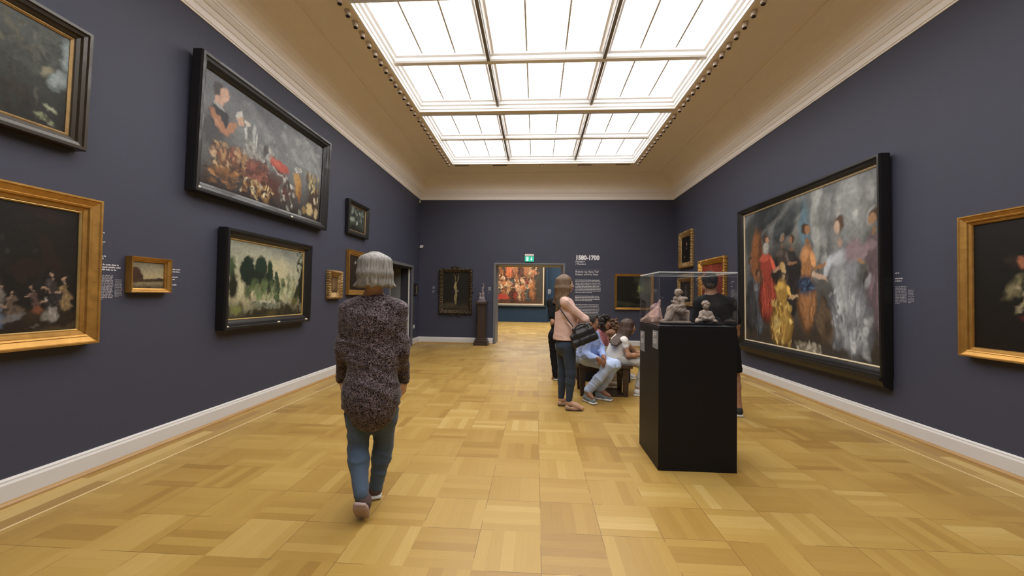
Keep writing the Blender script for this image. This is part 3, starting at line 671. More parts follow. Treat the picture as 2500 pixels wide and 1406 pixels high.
def p_assembly(w, h):
    p = Paint(w, h, 190, 59).grad((70, 44, 32), (96, 54, 30), (84, 52, 28), .5)
    p.e(.12, .6, .16, .5, 0, (46, 44, 38), .4); p.e(.90, .5, .14, .55, 0, (56, 48, 36), .4); p.e(.55, .85, .3, .16, 0, (110, 40, 28), .5)
    pal = [(150, 92, 46), (126, 44, 28), (170, 126, 80), (74, 80, 74), (176, 134, 92), (84, 48, 30), (140, 84, 36)]
    for k in range(15): p.fig(p.rs.uniform(.06, .84), p.rs.uniform(.30, .5), .42, pal[k % 7], (206, 156, 108), (60, 40, 26), lean=p.rs.uniform(-.3, .3), arm=(-1)**k)
    p.fig(.33, .45, .48, (196, 96, 36), (214, 168, 120), w=1.2)
    for k in range(10): p.fig(.08+.078*k, p.rs.uniform(.02, .10), .46, pal[(k*3) % 7], (214, 170, 124), (70, 44, 28), lean=p.rs.uniform(-.3, .3), arm=(-1)**k, w=1.1)
    p.e(.20, .12, .14, .07, 0, (176, 50, 26), .4); p.e(.90, .3, .08, .4, 0, (64, 56, 44), .4, .8); p.e(.93, .75, .05, .07, 0, (190, 112, 56), .4)
    p.many(60, .05, .85, .05, .6, [(220, 178, 124), (60, 38, 26), (140, 66, 36), (90, 50, 30)], .008, .02, al=.7)
    return p.grain(.15)

picture('framed_painting', 'L', 1.40, 2.776, 2.425, 3.30, .085, .09, M_BROWNFR, p_forest, 'dim forest landscape in dark brown gilt edged frame, above the gold framed interior scene', lean=.03, liner=M_GOLD3, lw=.02)
picture('framed_painting', 'L', 1.55, 2.90, 1.000, 2.083, .105, .09, M_GOLD, p_tavern, 'dark interior scene with small pale figures in a wide gold frame, lower left wall', prof=P_FLAT, liner=M_GOLD2, lw=.012)
rA = picture('framed_painting', 'L', 3.70, 6.17, 2.390, 3.775, .115, .11, M_BLACKFR, p_market, 'huge market still life with red dish in black frame, high on the left wall', lean=.035, prof=P_PLAIN)
rB = picture('framed_painting', 'L', 4.12, 5.76, .985, 2.100, .105, .11, M_BLACKFR, p_gorge, 'green rocky gorge landscape in black frame, below the huge market still life', liner=M_GOLD2, lw=.014, lean=.01)
picture('framed_painting', 'L', 6.985, 7.85, 2.48, 3.105, .085, .07, M_BLACKFR, p_dusk, 'small dusky landscape in black frame, hung alone high beyond the still life', liner=M_GOLD3, lw=.012, lean=.02)
picture('framed_painting', 'L', 3.160, 3.53, 1.385, 1.69, .040, .06, M_GOLD, p_view, 'little gold framed sunset view between the two big lower left paintings', prof=P_FLAT)
picture('framed_painting', 'L', 6.38, 6.82, 1.315, 1.775, .10, .07, M_GOLD3, p_relief, 'tiny upright picture in deep carved gold frame, left of the grey haired woman', carved=carve(.055, .012, .012))
picture('framed_painting', 'L', 7.06, 7.98, 1.375, 2.20, .095, .06, M_GOLD, p_study, 'brown study in flat gold frame, partly hidden by the grey haired woman', prof=P_FLAT)
picture('framed_painting', 'L', 11.10, 11.36, 1.385, 1.70, .035, .04, M_BLACKFR, p_portrait, 'tiny dark framed picture on the left wall between doorway and corner', liner=M_CREAM, lw=.006)
r = picture('framed_painting', 'B', -2.80, -1.86, .86, 2.15, .10, .08, M_DGILT, p_pale_figure, 'pale standing figure on dark ground in blackened carved frame, left of the far doorway', carved=carve(.13, .026, .022))
def scroll(x, z, rr, n, s, m):
    pts = [(x+s*rr*(1-t/n*.8)*math.cos(t*.55), -.05-.012*math.sin(t), z+rr*(1-t/n*.8)*math.sin(t*.55)) for t in range(n)]
    m.tube(pts, [.016*(1-.5*t/n) for t in range(n)], 8)
for x, z, rr, s in ((-.10, 1.30, .07, 1), (.10, 1.30, .07, -1), (0, 1.33, .045, 1), (-.42, 1.24, .06, -1), (.42, 1.24, .06, 1), (-.42, .05, .06, -1), (.42, .05, .06, 1), (-.08, -.01, .07, 1), (.08, -.01, .07, -1), (-.46, .62, .05, -1), (.46, .62, .05, 1)):
    m = MB(); scroll(x, z, rr, 16, s, m); m.done('scroll_carving', M_DGILT, r, True)
picture('framed_painting', 'B', 2.222, 3.295, 1.045, 2.05, .065, .06, M_GOLD, p_darkland, 'dark wooded landscape in gold frame on the far wall, behind the display case corner', prof=P_FLAT)
picture('framed_painting', 'R', 10.145, 11.05, 2.185, 3.10, .13, .07, M_GOLD3, p_portrait, 'black clad portrait in dark gilt frame, uppermost near the right far corner', carved=carve(.09, .015, .02))
picture('framed_painting', 'R', 10.13, 11.11, 1.195, 1.92, .11, .07, M_GOLD3, p_portrait2, 'grey portrait in pale carved frame, seen through the display case', carved=carve(.08, .015, .012))
picture('framed_painting', 'R', 8.40, 9.70, 1.28, 2.262, .12, .08, M_GOLD, p_redroom, 'glowing red painting in carved gold frame, behind the man in black', carved=carve(.10, .016, .012))
rC = picture('framed_painting', 'R', 4.60, 7.70, .560, 3.01, .095, .12, M_BLACKFR, p_court, 'enormous painting of draped colours with yellow gown, in black frame on the right wall', liner=M_CREAM, lw=.02, lean=.012)
MB().prism([(0, 0), (.20, 0), (.20, .03), (.15, .06), (.11, .10), (.0, .10)], -1.55, 1.55, axis=0).b.free()
m = MB(); m.prism([(-.005, -.13), (-.02, -.13), (-.10, -.09), (-.115, -.04), (-.145, -.03), (-.145, .01), (-.115, .012), (-.005, .012)], -1.545, 1.545, axis=0); m.done('lower_moulding', M_BLACKFR, rC)
picture('framed_painting', 'R', 2.45, 3.855, .920, 2.152, .085, .08, M_GOLD, p_candle, 'almost black night scene with faint lit figure in gold frame, right edge', prof=P_FLAT)
picture('framed_painting', 'N', at(1196, 700, 21.5).x, at(1333, 700, 21.5).x, at(1280, 749, 21.5).z, at(1280, 600, 21.5).z, .10, .12, M_BLACKFR, p_assembly, 'large warm crowded painting with red and gold figures seen through the far doorway', liner=M_CREAM, lw=.07)
def plates(r, spots, w=.055, h=.022, y=-.1):
    for x, z in spots:
        m = MB(); m.lathe([(.5, 0), (.5, .08), (.42, .1)], 20); o = m.done('name_plate', M_PLATE, r); o.scale = (w, h, .04); o.rotation_euler = (math.radians(90), 0, 0); o.scale = (w, h, .06); o.location = (x, y, z)
plates(rA, ((-1.19, .045), (.33, .045)), y=-.098); plates(rB, ((-.78, .04), (.10, .04), (.72, .04)), y=-.098)

# ------------------------------------------------------------------ wall texts
def strips(lines, wd, xh, gap, m, rnd=.85, seed=1, x0=0, z0=0, y=-.001):
    """unreadably small print: one thin raised tick per letter"""
    rs = random.Random(seed)
    for i in range(lines):
        z = z0-i*gap; x = x0; L = wd*(rs.uniform(rnd, 1) if i < lines-1 else rs.uniform(.3, .8))
        while x < x0+L:
            for _ in range(rs.randint(2, 9)):
                if x > x0+L: break
                a = xh*(1.4 if rs.random() < .25 else 1.0)
                m.b.faces.new([m.b.verts.new(q) for q in ((x, y, z), (x+xh*.55, y, z), (x+xh*.55, y, z+a), (x, y, z+a))]); x += xh*.72
            x += xh*.6
def textobj(name, s, size, parent, loc, m=M_TEXT, bold=0.0, ex=.0006):
    c = bpy.data.curves.new(name, 'FONT'); c.body = s; c.size = size; c.offset = bold; c.extrude = ex; c.materials.append(m)
    tmp = bpy.data.objects.new('tmp', c); COL.objects.link(tmp); me = bpy.data.meshes.new_from_object(tmp.evaluated_get(bpy.context.evaluated_depsgraph_get())); me.name = name
    bpy.data.objects.remove(tmp); bpy.data.curves.remove(c)
    o = bpy.data.objects.new(name, me); COL.objects.link(o); o.parent = parent; o.location = loc; o.rotation_euler = (math.radians(90), 0, 0); return o
tx = empty('wall_text', (1.113, YB-.003, 0)); tag(tx, 'white printed wall text headed 1580-1700 right of the far doorway', 'wall text')
t = textobj('heading', '1580-1700', .168, tx, (0, 0, 2.455), bold=.0085); t.scale.x = .93
textobj('caption', 'Flandern', .075, tx, (0, 0, 2.375)); textobj('caption', '/ Flanders', .075, tx, (0, 0, 2.305))
MB().box((0, -.001, 2.158), (.735, 0, 2.163)).done('rule', M_TEXTD, tx)
textobj('subheading', 'Rubens og Hans Tid/', .078, tx, (0, 0, 2.085)); textobj('subheading', 'Rubens and His Time', .074, tx, (0, 0, 2.010))
m = MB(); strips(9, .73, .016, .0440, m, .93, 3, 0, 1.860); strips(4, .73, .016, .044, m, .9, 4, 0, 1.405); strips(9, .70, .013, .0425, m, .9, 5, 0, 1.160); m.done('paragraph', M_TEXT, tx)
def wlabel(wall, pos, z, w, lab, lines=((2, .5), (2, .45)), gap=.02, xh=.008, para=0):
    if wall == 'L': o = empty('wall_label', (XL+.002, pos, z), (0, 0, math.radians(90)))
    elif wall == 'R': o = empty('wall_label', (XR-.002, pos, z), (0, 0, math.radians(-90)))
    else: o = empty('wall_label', (pos, YB-.002, z))
    tag(o, lab, 'label'); m = MB(); zz = 0
    for k, (n, sh) in enumerate(lines): strips(n, w*sh, xh, gap, m, .8, k+3, 0, zz); zz -= n*gap+gap*1.3
    m.done('lettering', M_TEXT, o)
    if para:
        m = MB(); strips(para, w*.62, xh*.8, gap*.62, m, .9, 9, 0, zz); strips(int(para*.8), w*.3, xh*.6, gap*.62, m, .9, 11, w*.68, zz-gap*1.5); m.done('paragraph', M_TEXTD, o)
    return o
wlabel('L', 2.95, 1.85, .085, 'block of small white printing beside the gold framed dark interior scene, upper lines', ((2, .6), (2, .6)), .022, .009)
wlabel('L', 2.945, 1.665, .20, 'long white text panel right of the gold framed dark interior scene', ((2, .35), (3, .95)), .02, .009, para=16)
wlabel('L', 3.60, 1.60, .10, 'small white caption right of the little gold framed sunset view', ((2, 1), (2, .6), (1, .8)), .022, .009)
wlabel('R', 4.58, 1.69, .22, 'white text panel on the right wall beside the enormous black framed painting', ((1, .5), (2, .45)), .026, .010, para=12)
wlabel('B', at(1056, 703, YB).x, 1.62, .10, 'small white caption left of the pale figure painting, far wall', ((2, .8), (2, .7)), .035, .012)
wlabel('B', at(1192, 703, YB).x, 1.62, .10, 'small white caption between statuette and the far doorway', ((3, .9), (1, .6)), .035, .012)
wlabel('R', 8.25, 1.73, .26, 'white caption right of the glowing red painting, seen through the glass case', ((2, .6), (1, .6)), .03, .010, para=8)
o = wlabel('R', 9.98, 1.86, .18, 'white caption right of the grey portrait in pale carved frame', ((2, .8), (2, .7)), .035, .012)
o = empty('wall_label', (at(1338, 710, 22.08).x, 22.095, 1.75)); tag(o, 'white caption on the blue wall seen through the far doorway', 'label'); m = MB(); strips(8, .17, .02, .035, m, .8, 4); m.done('lettering', M_TEXT, o)

# exit sign
M_GREEN = G('lit_green_sign'); M_GREEN.put(M_GREEN.b.inputs['Emission Color'], (.02, .55, .36)); M_GREEN.b.inputs['Emission Strength'].default_value = .55; M_GREEN = M_GREEN.set((.02, .35, .22), .4)
M_SIGNW = G('lit_white_pictogram'); M_SIGNW.put(M_SIGNW.b.inputs['Emission Color'], (.75, 1, .95)); M_SIGNW.b.inputs['Emission Strength'].default_value = .9; M_SIGNW = M_SIGNW.set((.8, .9, .9), .4)
ex = empty('exit_sign', (-.205, YB-.004, 2.385)); tag(ex, 'green lit emergency exit sign above the far doorway', 'exit sign')
m = MB(); m.box((-.13, -.055, .155), (.13, 0, .215), .008); m.done('housing', M_WHITE, ex)
m = MB(); m.box((-.13, -.035, 0), (.13, -.02, .157)); m.done('panel', M_GREEN, ex)
m = MB(); yy = -.0362
def poly(m, pts): m.b.faces.new([m.b.verts.new((x, yy, z)) for x, z in pts])
poly(m, ((-.085, .02), (-.03, .02), (-.03, .135), (-.085, .135)))                                    # door
m.done('pictogram', M_SIGNW, ex)
m = MB(); yy = -.0372
poly(m, [(-.058+.009*math.cos(a*.7), .118+.009*math.sin(a*.7)) for a in range(9)]); poly(m, ((-.068, .105), (-.050, .108), (-.054, .07), (-.066, .07))); poly(m, ((-.066, .072), (-.056, .072), (-.070, .03), (-.080, .032))); poly(m, ((-.062, .072), (-.054, .070), (-.040, .048), (-.048, .045))); poly(m, ((-.066, .102), (-.062, .096), (-.078, .080), (-.082, .085)))
m.done('running_figure', M_GREEN, ex)
m = MB(); yy = -.0362
poly(m, ((.052, .06), (.066, .06), (.066, .135), (.052, .135))); poly(m, ((.03, .068), (.059, .028), (.088, .068), (.080, .074), (.059, .046), (.038, .074))); m.done('arrow', M_SIGNW, ex)
# little devices in the left far corner
o = empty('motion_sensor', (-3.36, YB-.004, 2.75)); tag(o, 'white motion sensor on the far wall beside the left corner', 'sensor')
m = MB(); m.box((-.04, -.05, .045), (.055, 0, .09), .008); m.done('head', M_WHITE, o); m = MB(); m.box((-.045, -.065, 0), (.035, 0, .048), .008); m.done('bracket', M_WHITE, o)
o = empty('cable_box', (XL+.002, YB-.12, 4.06)); m = MB(); m.box((0, -.03, 0), (.035, .03, .07), .005); m.done('box', M_WHITE, o); tag(o, 'tiny white box high in the left far corner under the cornice', 'sensor')
o = empty('wall_socket', (XL+.002, 11.17, .45)); m = MB(); m.box((0, -.06, 0), (.012, .06, .09), .003); m.done('plate', M_WHITE, o); m = MB(); [m.cyl((.012, y_, .045), (.016, y_, .045), .018) for y_ in (-.028, .028)]; m.done('outlet', M_TEXTD, o); tag(o, 'white socket plate low on the left wall near the corner', 'socket')

# ------------------------------------------------------------------ implicit bodies: smooth unions of tapered limbs, meshed by surface nets
def V3(*a): return np.array(a, float)
def unit(v): v = np.array(v, float); return v/np.linalg.norm(v)
def basis(fwd, up=(0, 0, 1)):
    u = unit(up); f = np.array(fwd, float); f = unit(f-u*np.dot(f, u)); return np.stack([np.cross(f, u), f, u], 1)
class Field:
    def __init__(s, k=.02): s.p = []; s.k = k; s.cuts = []
    def c(s, a, b, ra, rb=None, k=None): s.p.append(('c', np.array(a, float), np.array(b, float), ra, ra if rb is None else rb, s.k if k is None else k)); return s
    def e(s, c, r, R=None, k=None): s.p.append(('e', np.array(c, float), np.array(r, float), np.eye(3) if R is None else R, 0, s.k if k is None else k)); return s
    def b(s, c, h, R=None, rd=.01, k=None): s.p.append(('b', np.array(c, float), np.array(h, float), np.eye(3) if R is None else R, rd, s.k if k is None else k)); return s
    def sub(s, c, r, R=None, k=.01): s.p.append(('-', np.array(c, float), np.array(r, float), np.eye(3) if R is None else R, 0, k)); return s
    def cut(s, pt, n): s.cuts.append((np.array(pt, float), unit(n))); return s
    def chain(s, pts, rs, k=None):
        for i in range(len(pts)-1): s.c(pts[i], pts[i+1], rs[i], rs[i+1], k)
        return s
    def mesh(s, name, m, parent, res=.008, disp=None, loc=None):
        lo = np.full(3, 1e9); hi = -lo
        ext = []
        for t in s.p:
            if t[0] == 'c': a, b, ra, rb = t[1:5]; r = max(ra, rb); l, h = np.minimum(a, b)-r, np.maximum(a, b)+r
            else: q = np.abs(t[3])@(t[2]+t[4]); l, h = t[1]-q, t[1]+q
            ext.append((l, h))
            if t[0] != '-': lo, hi = np.minimum(lo, l), np.maximum(hi, h)
        pad = 3*res+.015; lo = lo-pad; hi = hi+pad; n = np.ceil((hi-lo)/res).astype(int)+1
        D = np.full(n, .2, np.float32); ax = [lo[i]+res*np.arange(n[i]) for i in range(3)]
        for t, (l, h) in zip(s.p, ext):
            mg = t[5]+.02+2*res
            i0 = np.clip(((l-mg-lo)/res).astype(int), 0, n-1); i1 = np.clip(((h+mg-lo)/res).astype(int)+2, 1, n)
            sl = tuple(slice(i0[i], i1[i]) for i in range(3))
            X = np.stack(np.meshgrid(*[ax[i][sl[i]] for i in range(3)], indexing='ij'), -1)
            if t[0] == 'c':
                a, b, ra, rb = t[1:5]; ab = b-a; pa = X-a; q = np.clip((pa@ab)/max(ab@ab, 1e-9), 0, 1)
                d = np.linalg.norm(pa-q[..., None]*ab, axis=-1)-(ra+(rb-ra)*q)
            elif t[0] == 'b':
                q = np.abs((X-t[1])@t[3])-(t[2]-t[4]); d = np.linalg.norm(np.maximum(q, 0), axis=-1)+np.minimum(q.max(-1), 0)-t[4]
            else:
                q = (X-t[1])@t[3]; k0 = np.linalg.norm(q/t[2], axis=-1); k1 = np.linalg.norm(q/t[2]**2, axis=-1)+1e-9; d = k0*(k0-1)/k1
            A = D[sl]; k = t[5]
            if t[0] == '-': d = -d; hh = np.maximum(k-np.abs(A-d), 0)/k; D[sl] = np.maximum(A, d)+hh*hh*k/4
            else: hh = np.maximum(k-np.abs(A-d), 0)/k; D[sl] = np.minimum(A, d)-hh*hh*k/4
        XX = np.meshgrid(*ax, indexing='ij', sparse=True)
        if disp: D = D+disp(*XX)
        for pt, nn in s.cuts:
            q = (XX[0]-pt[0])*nn[0]+(XX[1]-pt[1])*nn[1]+(XX[2]-pt[2])*nn[2]; D = np.maximum(D, q)
        D = D.astype(np.float32)
        # surface nets
        S = D < 0; nx, ny, nz = [v-1 for v in D.shape]
        cnt = np.zeros((nx, ny, nz), np.int8)
        for i in (0, 1):
            for j in (0, 1):
                for k in (0, 1): cnt += S[i:nx+i, j:ny+j, k:nz+k]
        cells = np.argwhere((cnt > 0) & (cnt < 8)); idx = -np.ones((nx, ny, nz), int); idx[tuple(cells.T)] = np.arange(len(cells))
        P = np.zeros((len(cells), 3)); W = np.zeros(len(cells))
        cr = [(i, j, k) for i in (0, 1) for j in (0, 1) for k in (0, 1)]
        vals = {c_: D[cells[:, 0]+c_[0], cells[:, 1]+c_[1], cells[:, 2]+c_[2]] for c_ in cr}
        for a_ in cr:
            for d_ in range(3):
                if a_[d_] == 0:
                    b_ = list(a_); b_[d_] = 1; b_ = tuple(b_); va, vb = vals[a_], vals[b_]; mk = (va < 0) != (vb < 0)
                    t_ = np.where(mk, va/np.where(mk, va-vb, 1), 0)
                    for d2 in range(3): P[:, d2] += mk*(a_[d2]+(t_ if d2 == d_ else 0))
                    W += mk
        P = lo+(cells+P/W[:, None])*res
        F = []
        for d_ in range(3):
            o1, o2 = (d_+1) % 3, (d_+2) % 3
            sa = [slice(0, v) for v in D.shape]; sa[d_] = slice(0, D.shape[d_]-1); sb = list(sa); sb[d_] = slice(1, D.shape[d_])
            A, B = S[tuple(sa)], S[tuple(sb)]; e_ = np.argwhere(A != B); e_ = e_[(e_[:, o1] > 0) & (e_[:, o2] > 0) & (e_[:, o1] < D.shape[o1]-1) & (e_[:, o2] < D.shape[o2]-1)]
            fl = A[tuple(e_.T)]
            u1 = np.zeros(3, int); u1[o1] = 1; u2 = np.zeros(3, int); u2[o2] = 1
            q = [idx[tuple((e_-w_).T)] for w_ in (u1*0, u1, u1+u2, u2)]
            q = np.stack(q, 1); q[~fl] = q[~fl][:, ::-1]; F.append(q)
        F = np.concatenate(F); F = F[(F >= 0).all(1)]; F = F[:, ::-1]
        if loc is not None: P = P-np.array(loc)
        me = bpy.data.meshes.new(name); me.vertices.add(len(P)); me.vertices.foreach_set('co', P.ravel())
        me.loops.add(F.size); me.loops.foreach_set('vertex_index', F.ravel().astype(np.int32)); me.polygons.add(len(F))
        me.polygons.foreach_set('loop_start', np.arange(0, F.size, 4, dtype=np.int32)); me.polygons.foreach_set('loop_total', np.full(len(F), 4, np.int32)); me.update(calc_edges=True); me.validate()
        if sum(1 for _ in ()) == 0 and len(F):
            # orientation check: outward means positive volume
            a, b, c_ = P[F[:, 0]], P[F[:, 1]], P[F[:, 2]]
            if np.einsum('ij,ij->i', a, np.cross(b, c_)).sum() < 0: me.flip_normals()
        return link(name, me, m, parent, True)
def folds(amp, fx, fy, fz, seed=0, amp2=0):
    """cloth wrinkles: soft swells with sharper creases"""
    r = np.random.RandomState(seed).uniform(0, 6.28, 9)
    def f(x, y, z):
        w = .6*np.sin(x*9+y*7+r[0])+.6*np.sin(z*8+x*5+r[1])
        m_ = (.4+.6*np.sin(7*z+5*x+3*y+r[4])**2)
        a = 1-np.abs(np.sin(.5*(fx*1.3*x+fy*y+fz*1.2*z)+1.5*w+r[2])); b = 1-np.abs(np.sin(.5*(fx*2.1*x-fy*1.6*y+fz*2.0*z)+1.9*w+r[3])); c = 1-np.abs(np.sin(.5*(-fx*2.6*x+fy*2.2*y+fz*2.9*z)-1.6*w+r[5]))
        return amp*m_*(.75-1.3*a**3-.8*b**3-.5*c**3)+amp2*np.sin(60*x+r[5]+2*w)*np.sin(60*y+r[6])*np.sin(70*z+r[7]+2*w)
    return f

def skin_mat(name, col):
    g = G(name); f = g.noise(g.obj(), 14, 4)
    return g.set(g.mix(f, tuple(v*.88 for v in col), tuple(min(1, v*1.1) for v in col)), .5, sss=.05, spec=.35)
def cloth_mat(name, col, var=.15, scale=14, rough=.9, weave=240, sheen=.0):
    g = G(name); o = g.obj(); f = g.noise(o, scale, 4, .6); g.bump(g.noise(o, weave, 2), .25, .002)
    return g.set(g.mix(f, tuple(v*(1-var) for v in col), tuple(v*(1+var) for v in col)), rough, sheen=sheen, spec=.2)
def hair_mat(name, c1, c2, rough=.6):
    g = G(name); o = g.mp(g.obj(), (70, 70, 5)); f = g.noise(o, 1.6, 4, .6, dist=.8); f2 = g.noise(g.obj(), 5, 2)
    c = g.ramp(f, [(.3, c1), (.7, c2)]); g.bump(f, .6, .006)
    return g.set(g.mix(g.ma('MULTIPLY', f2, .4), c, tuple(v*.6 for v in c1)), rough, spec=.4)
def denim(name, col):
    g = G(name); o = g.obj(); f = g.noise(o, 6, 3, .6); w_ = g.noise(g.mp(o, (300, 300, 60)), 1, 3)
    c = g.mix(f, tuple(v*.72 for v in col), tuple(v*1.35 for v in col)); c = g.mix(g.ma('MULTIPLY', w_, .4), c, tuple(v*.5 for v in col)); g.bump(w_, .2, .002)
    return g.set(c, .8, sheen=.1, spec=.2)
M_EYEW = mat('eye_white', (.7, .68, .65), .2, var=.02); M_EYED = mat('dark_iris', (.03, .018, .012), .2)
M_SOLE = mat('white_rubber_sole', (.62, .61, .60), .6, var=.05); M_SOLED = mat('black_rubber_sole', (.02, .02, .022), .6)

def head_parts(F, c, R, s=1.0):
    L = lambda x, y, z: np.array(c)+R@(np.array([x, y, z])*s)
    E = lambda p, r, k=.02, R2=None: F.e(L(*p), np.array(r)*s, R if R2 is None else R2, k)
    E((0, -.014, .032), (.074, .092, .083)); E((0, .022, -.030), (.056, .060, .076), .03); E((0, .056, -.088), (.026, .022, .019), .025)
    for q in (-1, 1):
        E((q*.034, .046, -.028), (.028, .026, .030), .02); E((q*.076, -.008, -.004), (.009, .017, .030), .008); E((q*.045, .0, -.065), (.022, .04, .025), .03)
    E((0, .070, .026), (.048, .018, .012), .015)
    for q in (-1, 1): F.sub(L(q*.030, .090, .006), np.array((.015, .014, .010))*s, R, .012)
    F.c(L(0, .078, .014), L(0, .099, -.024), .0075*s, .0115*s, .010); [E((q*.011, .094, -.030), (.009, .010, .007), .006) for q in (-1, 1)]
    E((0, .084, -.053), (.023, .011, .0065), .006); E((0, .082, -.065), (.020, .011, .007), .006)
    return L
def hand_parts(F, w, d, n, side, curl=.5, s=1.0, spread=1.0):
    """w wrist, d direction of the fingers, n normal of the back of the hand; side +1 puts the thumb towards +(d x n)"""
    w = np.array(w, float); d = unit(d); n = unit(np.array(n, float)-d*np.dot(n, d)); t = np.cross(d, n)*side
    R = np.stack([t, d, n], 1)
    F.e(w+d*.045*s, np.array((.040, .052, .016))*s, R, .012); F.c(w-d*.02*s, w+d*.02*s, .026*s, .028*s, .02)
    for i, (o, ln, r) in enumerate(((.030, .072, .0085), (.010, .080, .009), (-.010, .074, .0085), (-.029, .060, .0075))):
        p = w+(d*.084+t*o*spread)*s; a = 0; pts = [p]; dd = unit(d+t*o*2.0*spread)
        for q, f in enumerate((.45, .32, .23)):
            a += curl*(.55+.25*q); v = dd*math.cos(a)-n*math.sin(a); p = p+v*ln*f*s; pts.append(p)
        F.chain(pts, [r*s, r*.94*s, r*.85*s, r*.72*s], .006)
    p0 = w+(d*.022+t*.028)*s; v1 = unit(t*.75+d*.75-n*.2); p1 = p0+v1*.040*s; v2 = unit(t*.25+d*.9-n*(.25+.4*curl)); p2 = p1+v2*.030*s
    F.chain([p0, p1, p2], [.014*s, .0105*s, .008*s], .012)
def arm_parts(F, sh, el, wr, s=1.0, k=.03):
    F.c(sh, el, .046*s, .038*s, k); F.c(el, np.array(el)*.55+np.array(wr)*.45, .038*s, .036*s, k); F.c(np.array(el)*.55+np.array(wr)*.45, wr, .036*s, .024*s, k)
def leg_parts(F, hp, kn, an, s=1.0, k=.03):
    hp, kn, an = map(np.array, (hp, kn, an)); m1 = kn*.7+an*.3
    F.c(hp, kn, .080*s, .052*s, k); F.c(kn, m1, .050*s, .050*s, k); F.c(m1, an, .050*s, .034*s, k)
def foot_parts(F, an, toe, s=1.0):
    an, toe = np.array(an), np.array(toe); F.c(an, an*.5+toe*.5, .036*s, .034*s, .02); F.c(an*.5+toe*.5, toe, .034*s, .026*s, .02)
def shoe(root, an, toe, heel, m, msole, name='shoe', h=.045, wd=.046, up=(0, 0, 1), solet=.024, loc=None, ankle=True, lace=None):
    """heel and toe are points at the sole's underside"""
    heel, toe, an = map(np.array, (heel, toe, an)); d = unit(toe-heel); u = unit(np.array(up, float)-d*np.dot(up, d)); R = basis(d, u)
    L = np.linalg.norm(toe-heel); mid = (heel+toe)/2
    F = Field(.025); F.c(heel+d*.045+u*(solet+.030), heel+d*L*.5+u*(solet+.028), wd*.80, wd*.82); F.c(heel+d*L*.5+u*(solet+.024), toe-d*.045+u*(solet+.018), wd*.86, wd*.72)
    F.c(heel+d*.05+u*(solet+.03), np.array(an)+u*(.0 if ankle else -.03), wd*.85, wd*.80, .03); F.c(heel+d*L*.35+u*(solet+.05), heel+d*L*.6+u*(solet+.035), wd*.62, wd*.55)
    F.cut(heel+u*(solet-.002), -u)
    o = F.mesh(name, m, root, .006, loc=loc)
    F = Field(.02); F.b(heel+d*.050+u*solet*.5, (wd*.84, .050, solet*.5), R, .011); F.b(mid+u*solet*.5, (wd*.78, L*.30, solet*.5), R, .011); F.b(toe-d*.055+u*solet*.5, (wd*.98, .055, solet*.45), R, .011)
    F.mesh('sole', msole, o, .006, loc=loc)
    if lace:
        mb = MB()
        for q in range(4):
            c_ = heel+d*(L*(.42+.08*q))+u*(solet+.082-.010*q)-np.array(loc); t = R[:, 0]*wd*.5
            mb.tube([Vector(c_-t-u*.012), Vector(c_+u*.003), Vector(c_+t-u*.012)], .003, 6)
        mb.done('lace', lace, o)
    return o
def eyes(root, L, R, s, loc):
    for q in (-1, 1):
        F = Field(.004); F.e(L(q*.030, .072, .006), np.array((.012, .012, .012))*s, R); o = F.mesh('eye', M_EYEW, root, .003, loc=loc)
        F = Field(.004); F.e(L(q*.0305, .0805, .006), np.array((.006, .0045, .006))*s, R); F.mesh('iris', M_EYED, o, .002, loc=loc)
def rel(root): return np.array(root.location)
def person(loc, label, cat='person', group=None, name='person'):
    r = empty(name, loc); tag(r, label, cat, group); return r
A3 = lambda px, py, Y: np.array(at(px, py, Y))

# ===== 1: grey haired woman walking away ===================================
ra = person((-1.04, 2.6, 0), 'grey haired woman in patterned black top and blue jeans walking away from us'); la = rel(ra)
M_SKIN = skin_mat('fair_skin', (.50, .31, .22)); M_SKIN2 = skin_mat('brown_skin', (.27, .13, .075)); M_SKIN3 = skin_mat('tanned_skin', (.36, .19, .115))
hd = A3(917, 662, 2.60); fw = unit((-.22, 1, -.05)); RH = basis(fw, (0, .02, 1))
nk = A3(912, 716, 2.60); chest = A3(910, 800, 2.60); waist = A3(910, 880, 2.60); pel = A3(908, 945, 2.60)
shL, shR = A3(853, 757, 2.60), A3(970, 757, 2.62); elL, elR = A3(843, 850, 2.60), A3(977, 850, 2.64); wrL, wrR = A3(836, 925, 2.72), A3(986, 925, 2.76)
hpL, hpR = A3(881, 955, 2.60), A3(939, 955, 2.60); knL, knR = A3(874, 1095, 2.62), A3(936, 1088, 2.74); anL, anR = A3(882, 1208, 2.44), A3(918, 1190, 2.74)
F = Field(.03); L_ = head_parts(F, hd, RH); F.c(hd-fw*.02+V3(0, 0, -.05), nk+V3(0, 0, -.04), .052, .058); F.c(nk+V3(0, 0, -.03), shL, .05, .045); F.c(nk+V3(0, 0, -.03), shR, .05, .045)
F.e(chest, (.14, .10, .17)); F.e(waist, (.14, .10, .13)); F.e(pel, (.155, .11, .12)); arm_parts(F, shL, elL, wrL, .95); arm_parts(F, shR, elR, wrR, .95)
hand_parts(F, wrL, (.05, .25, -1), (-1, -.2, 0), -1, .5, .95); hand_parts(F, wrR, (-.05, .2, -1), (1, -.2, 0), 1, .5, .95)
leg_parts(F, hpL, knL, anL, .9); leg_parts(F, hpR, knR, anR, .9); foot_parts(F, anL, anL+V3(0, .08, -.12)); foot_parts(F, anR, anR+V3(-.045, .11, -.062), .9)
F.mesh('body', M_SKIN, ra, .0065, loc=la); eyes(ra, L_, RH, 1, la)
g = G('patterned_jersey'); o = g.obj()
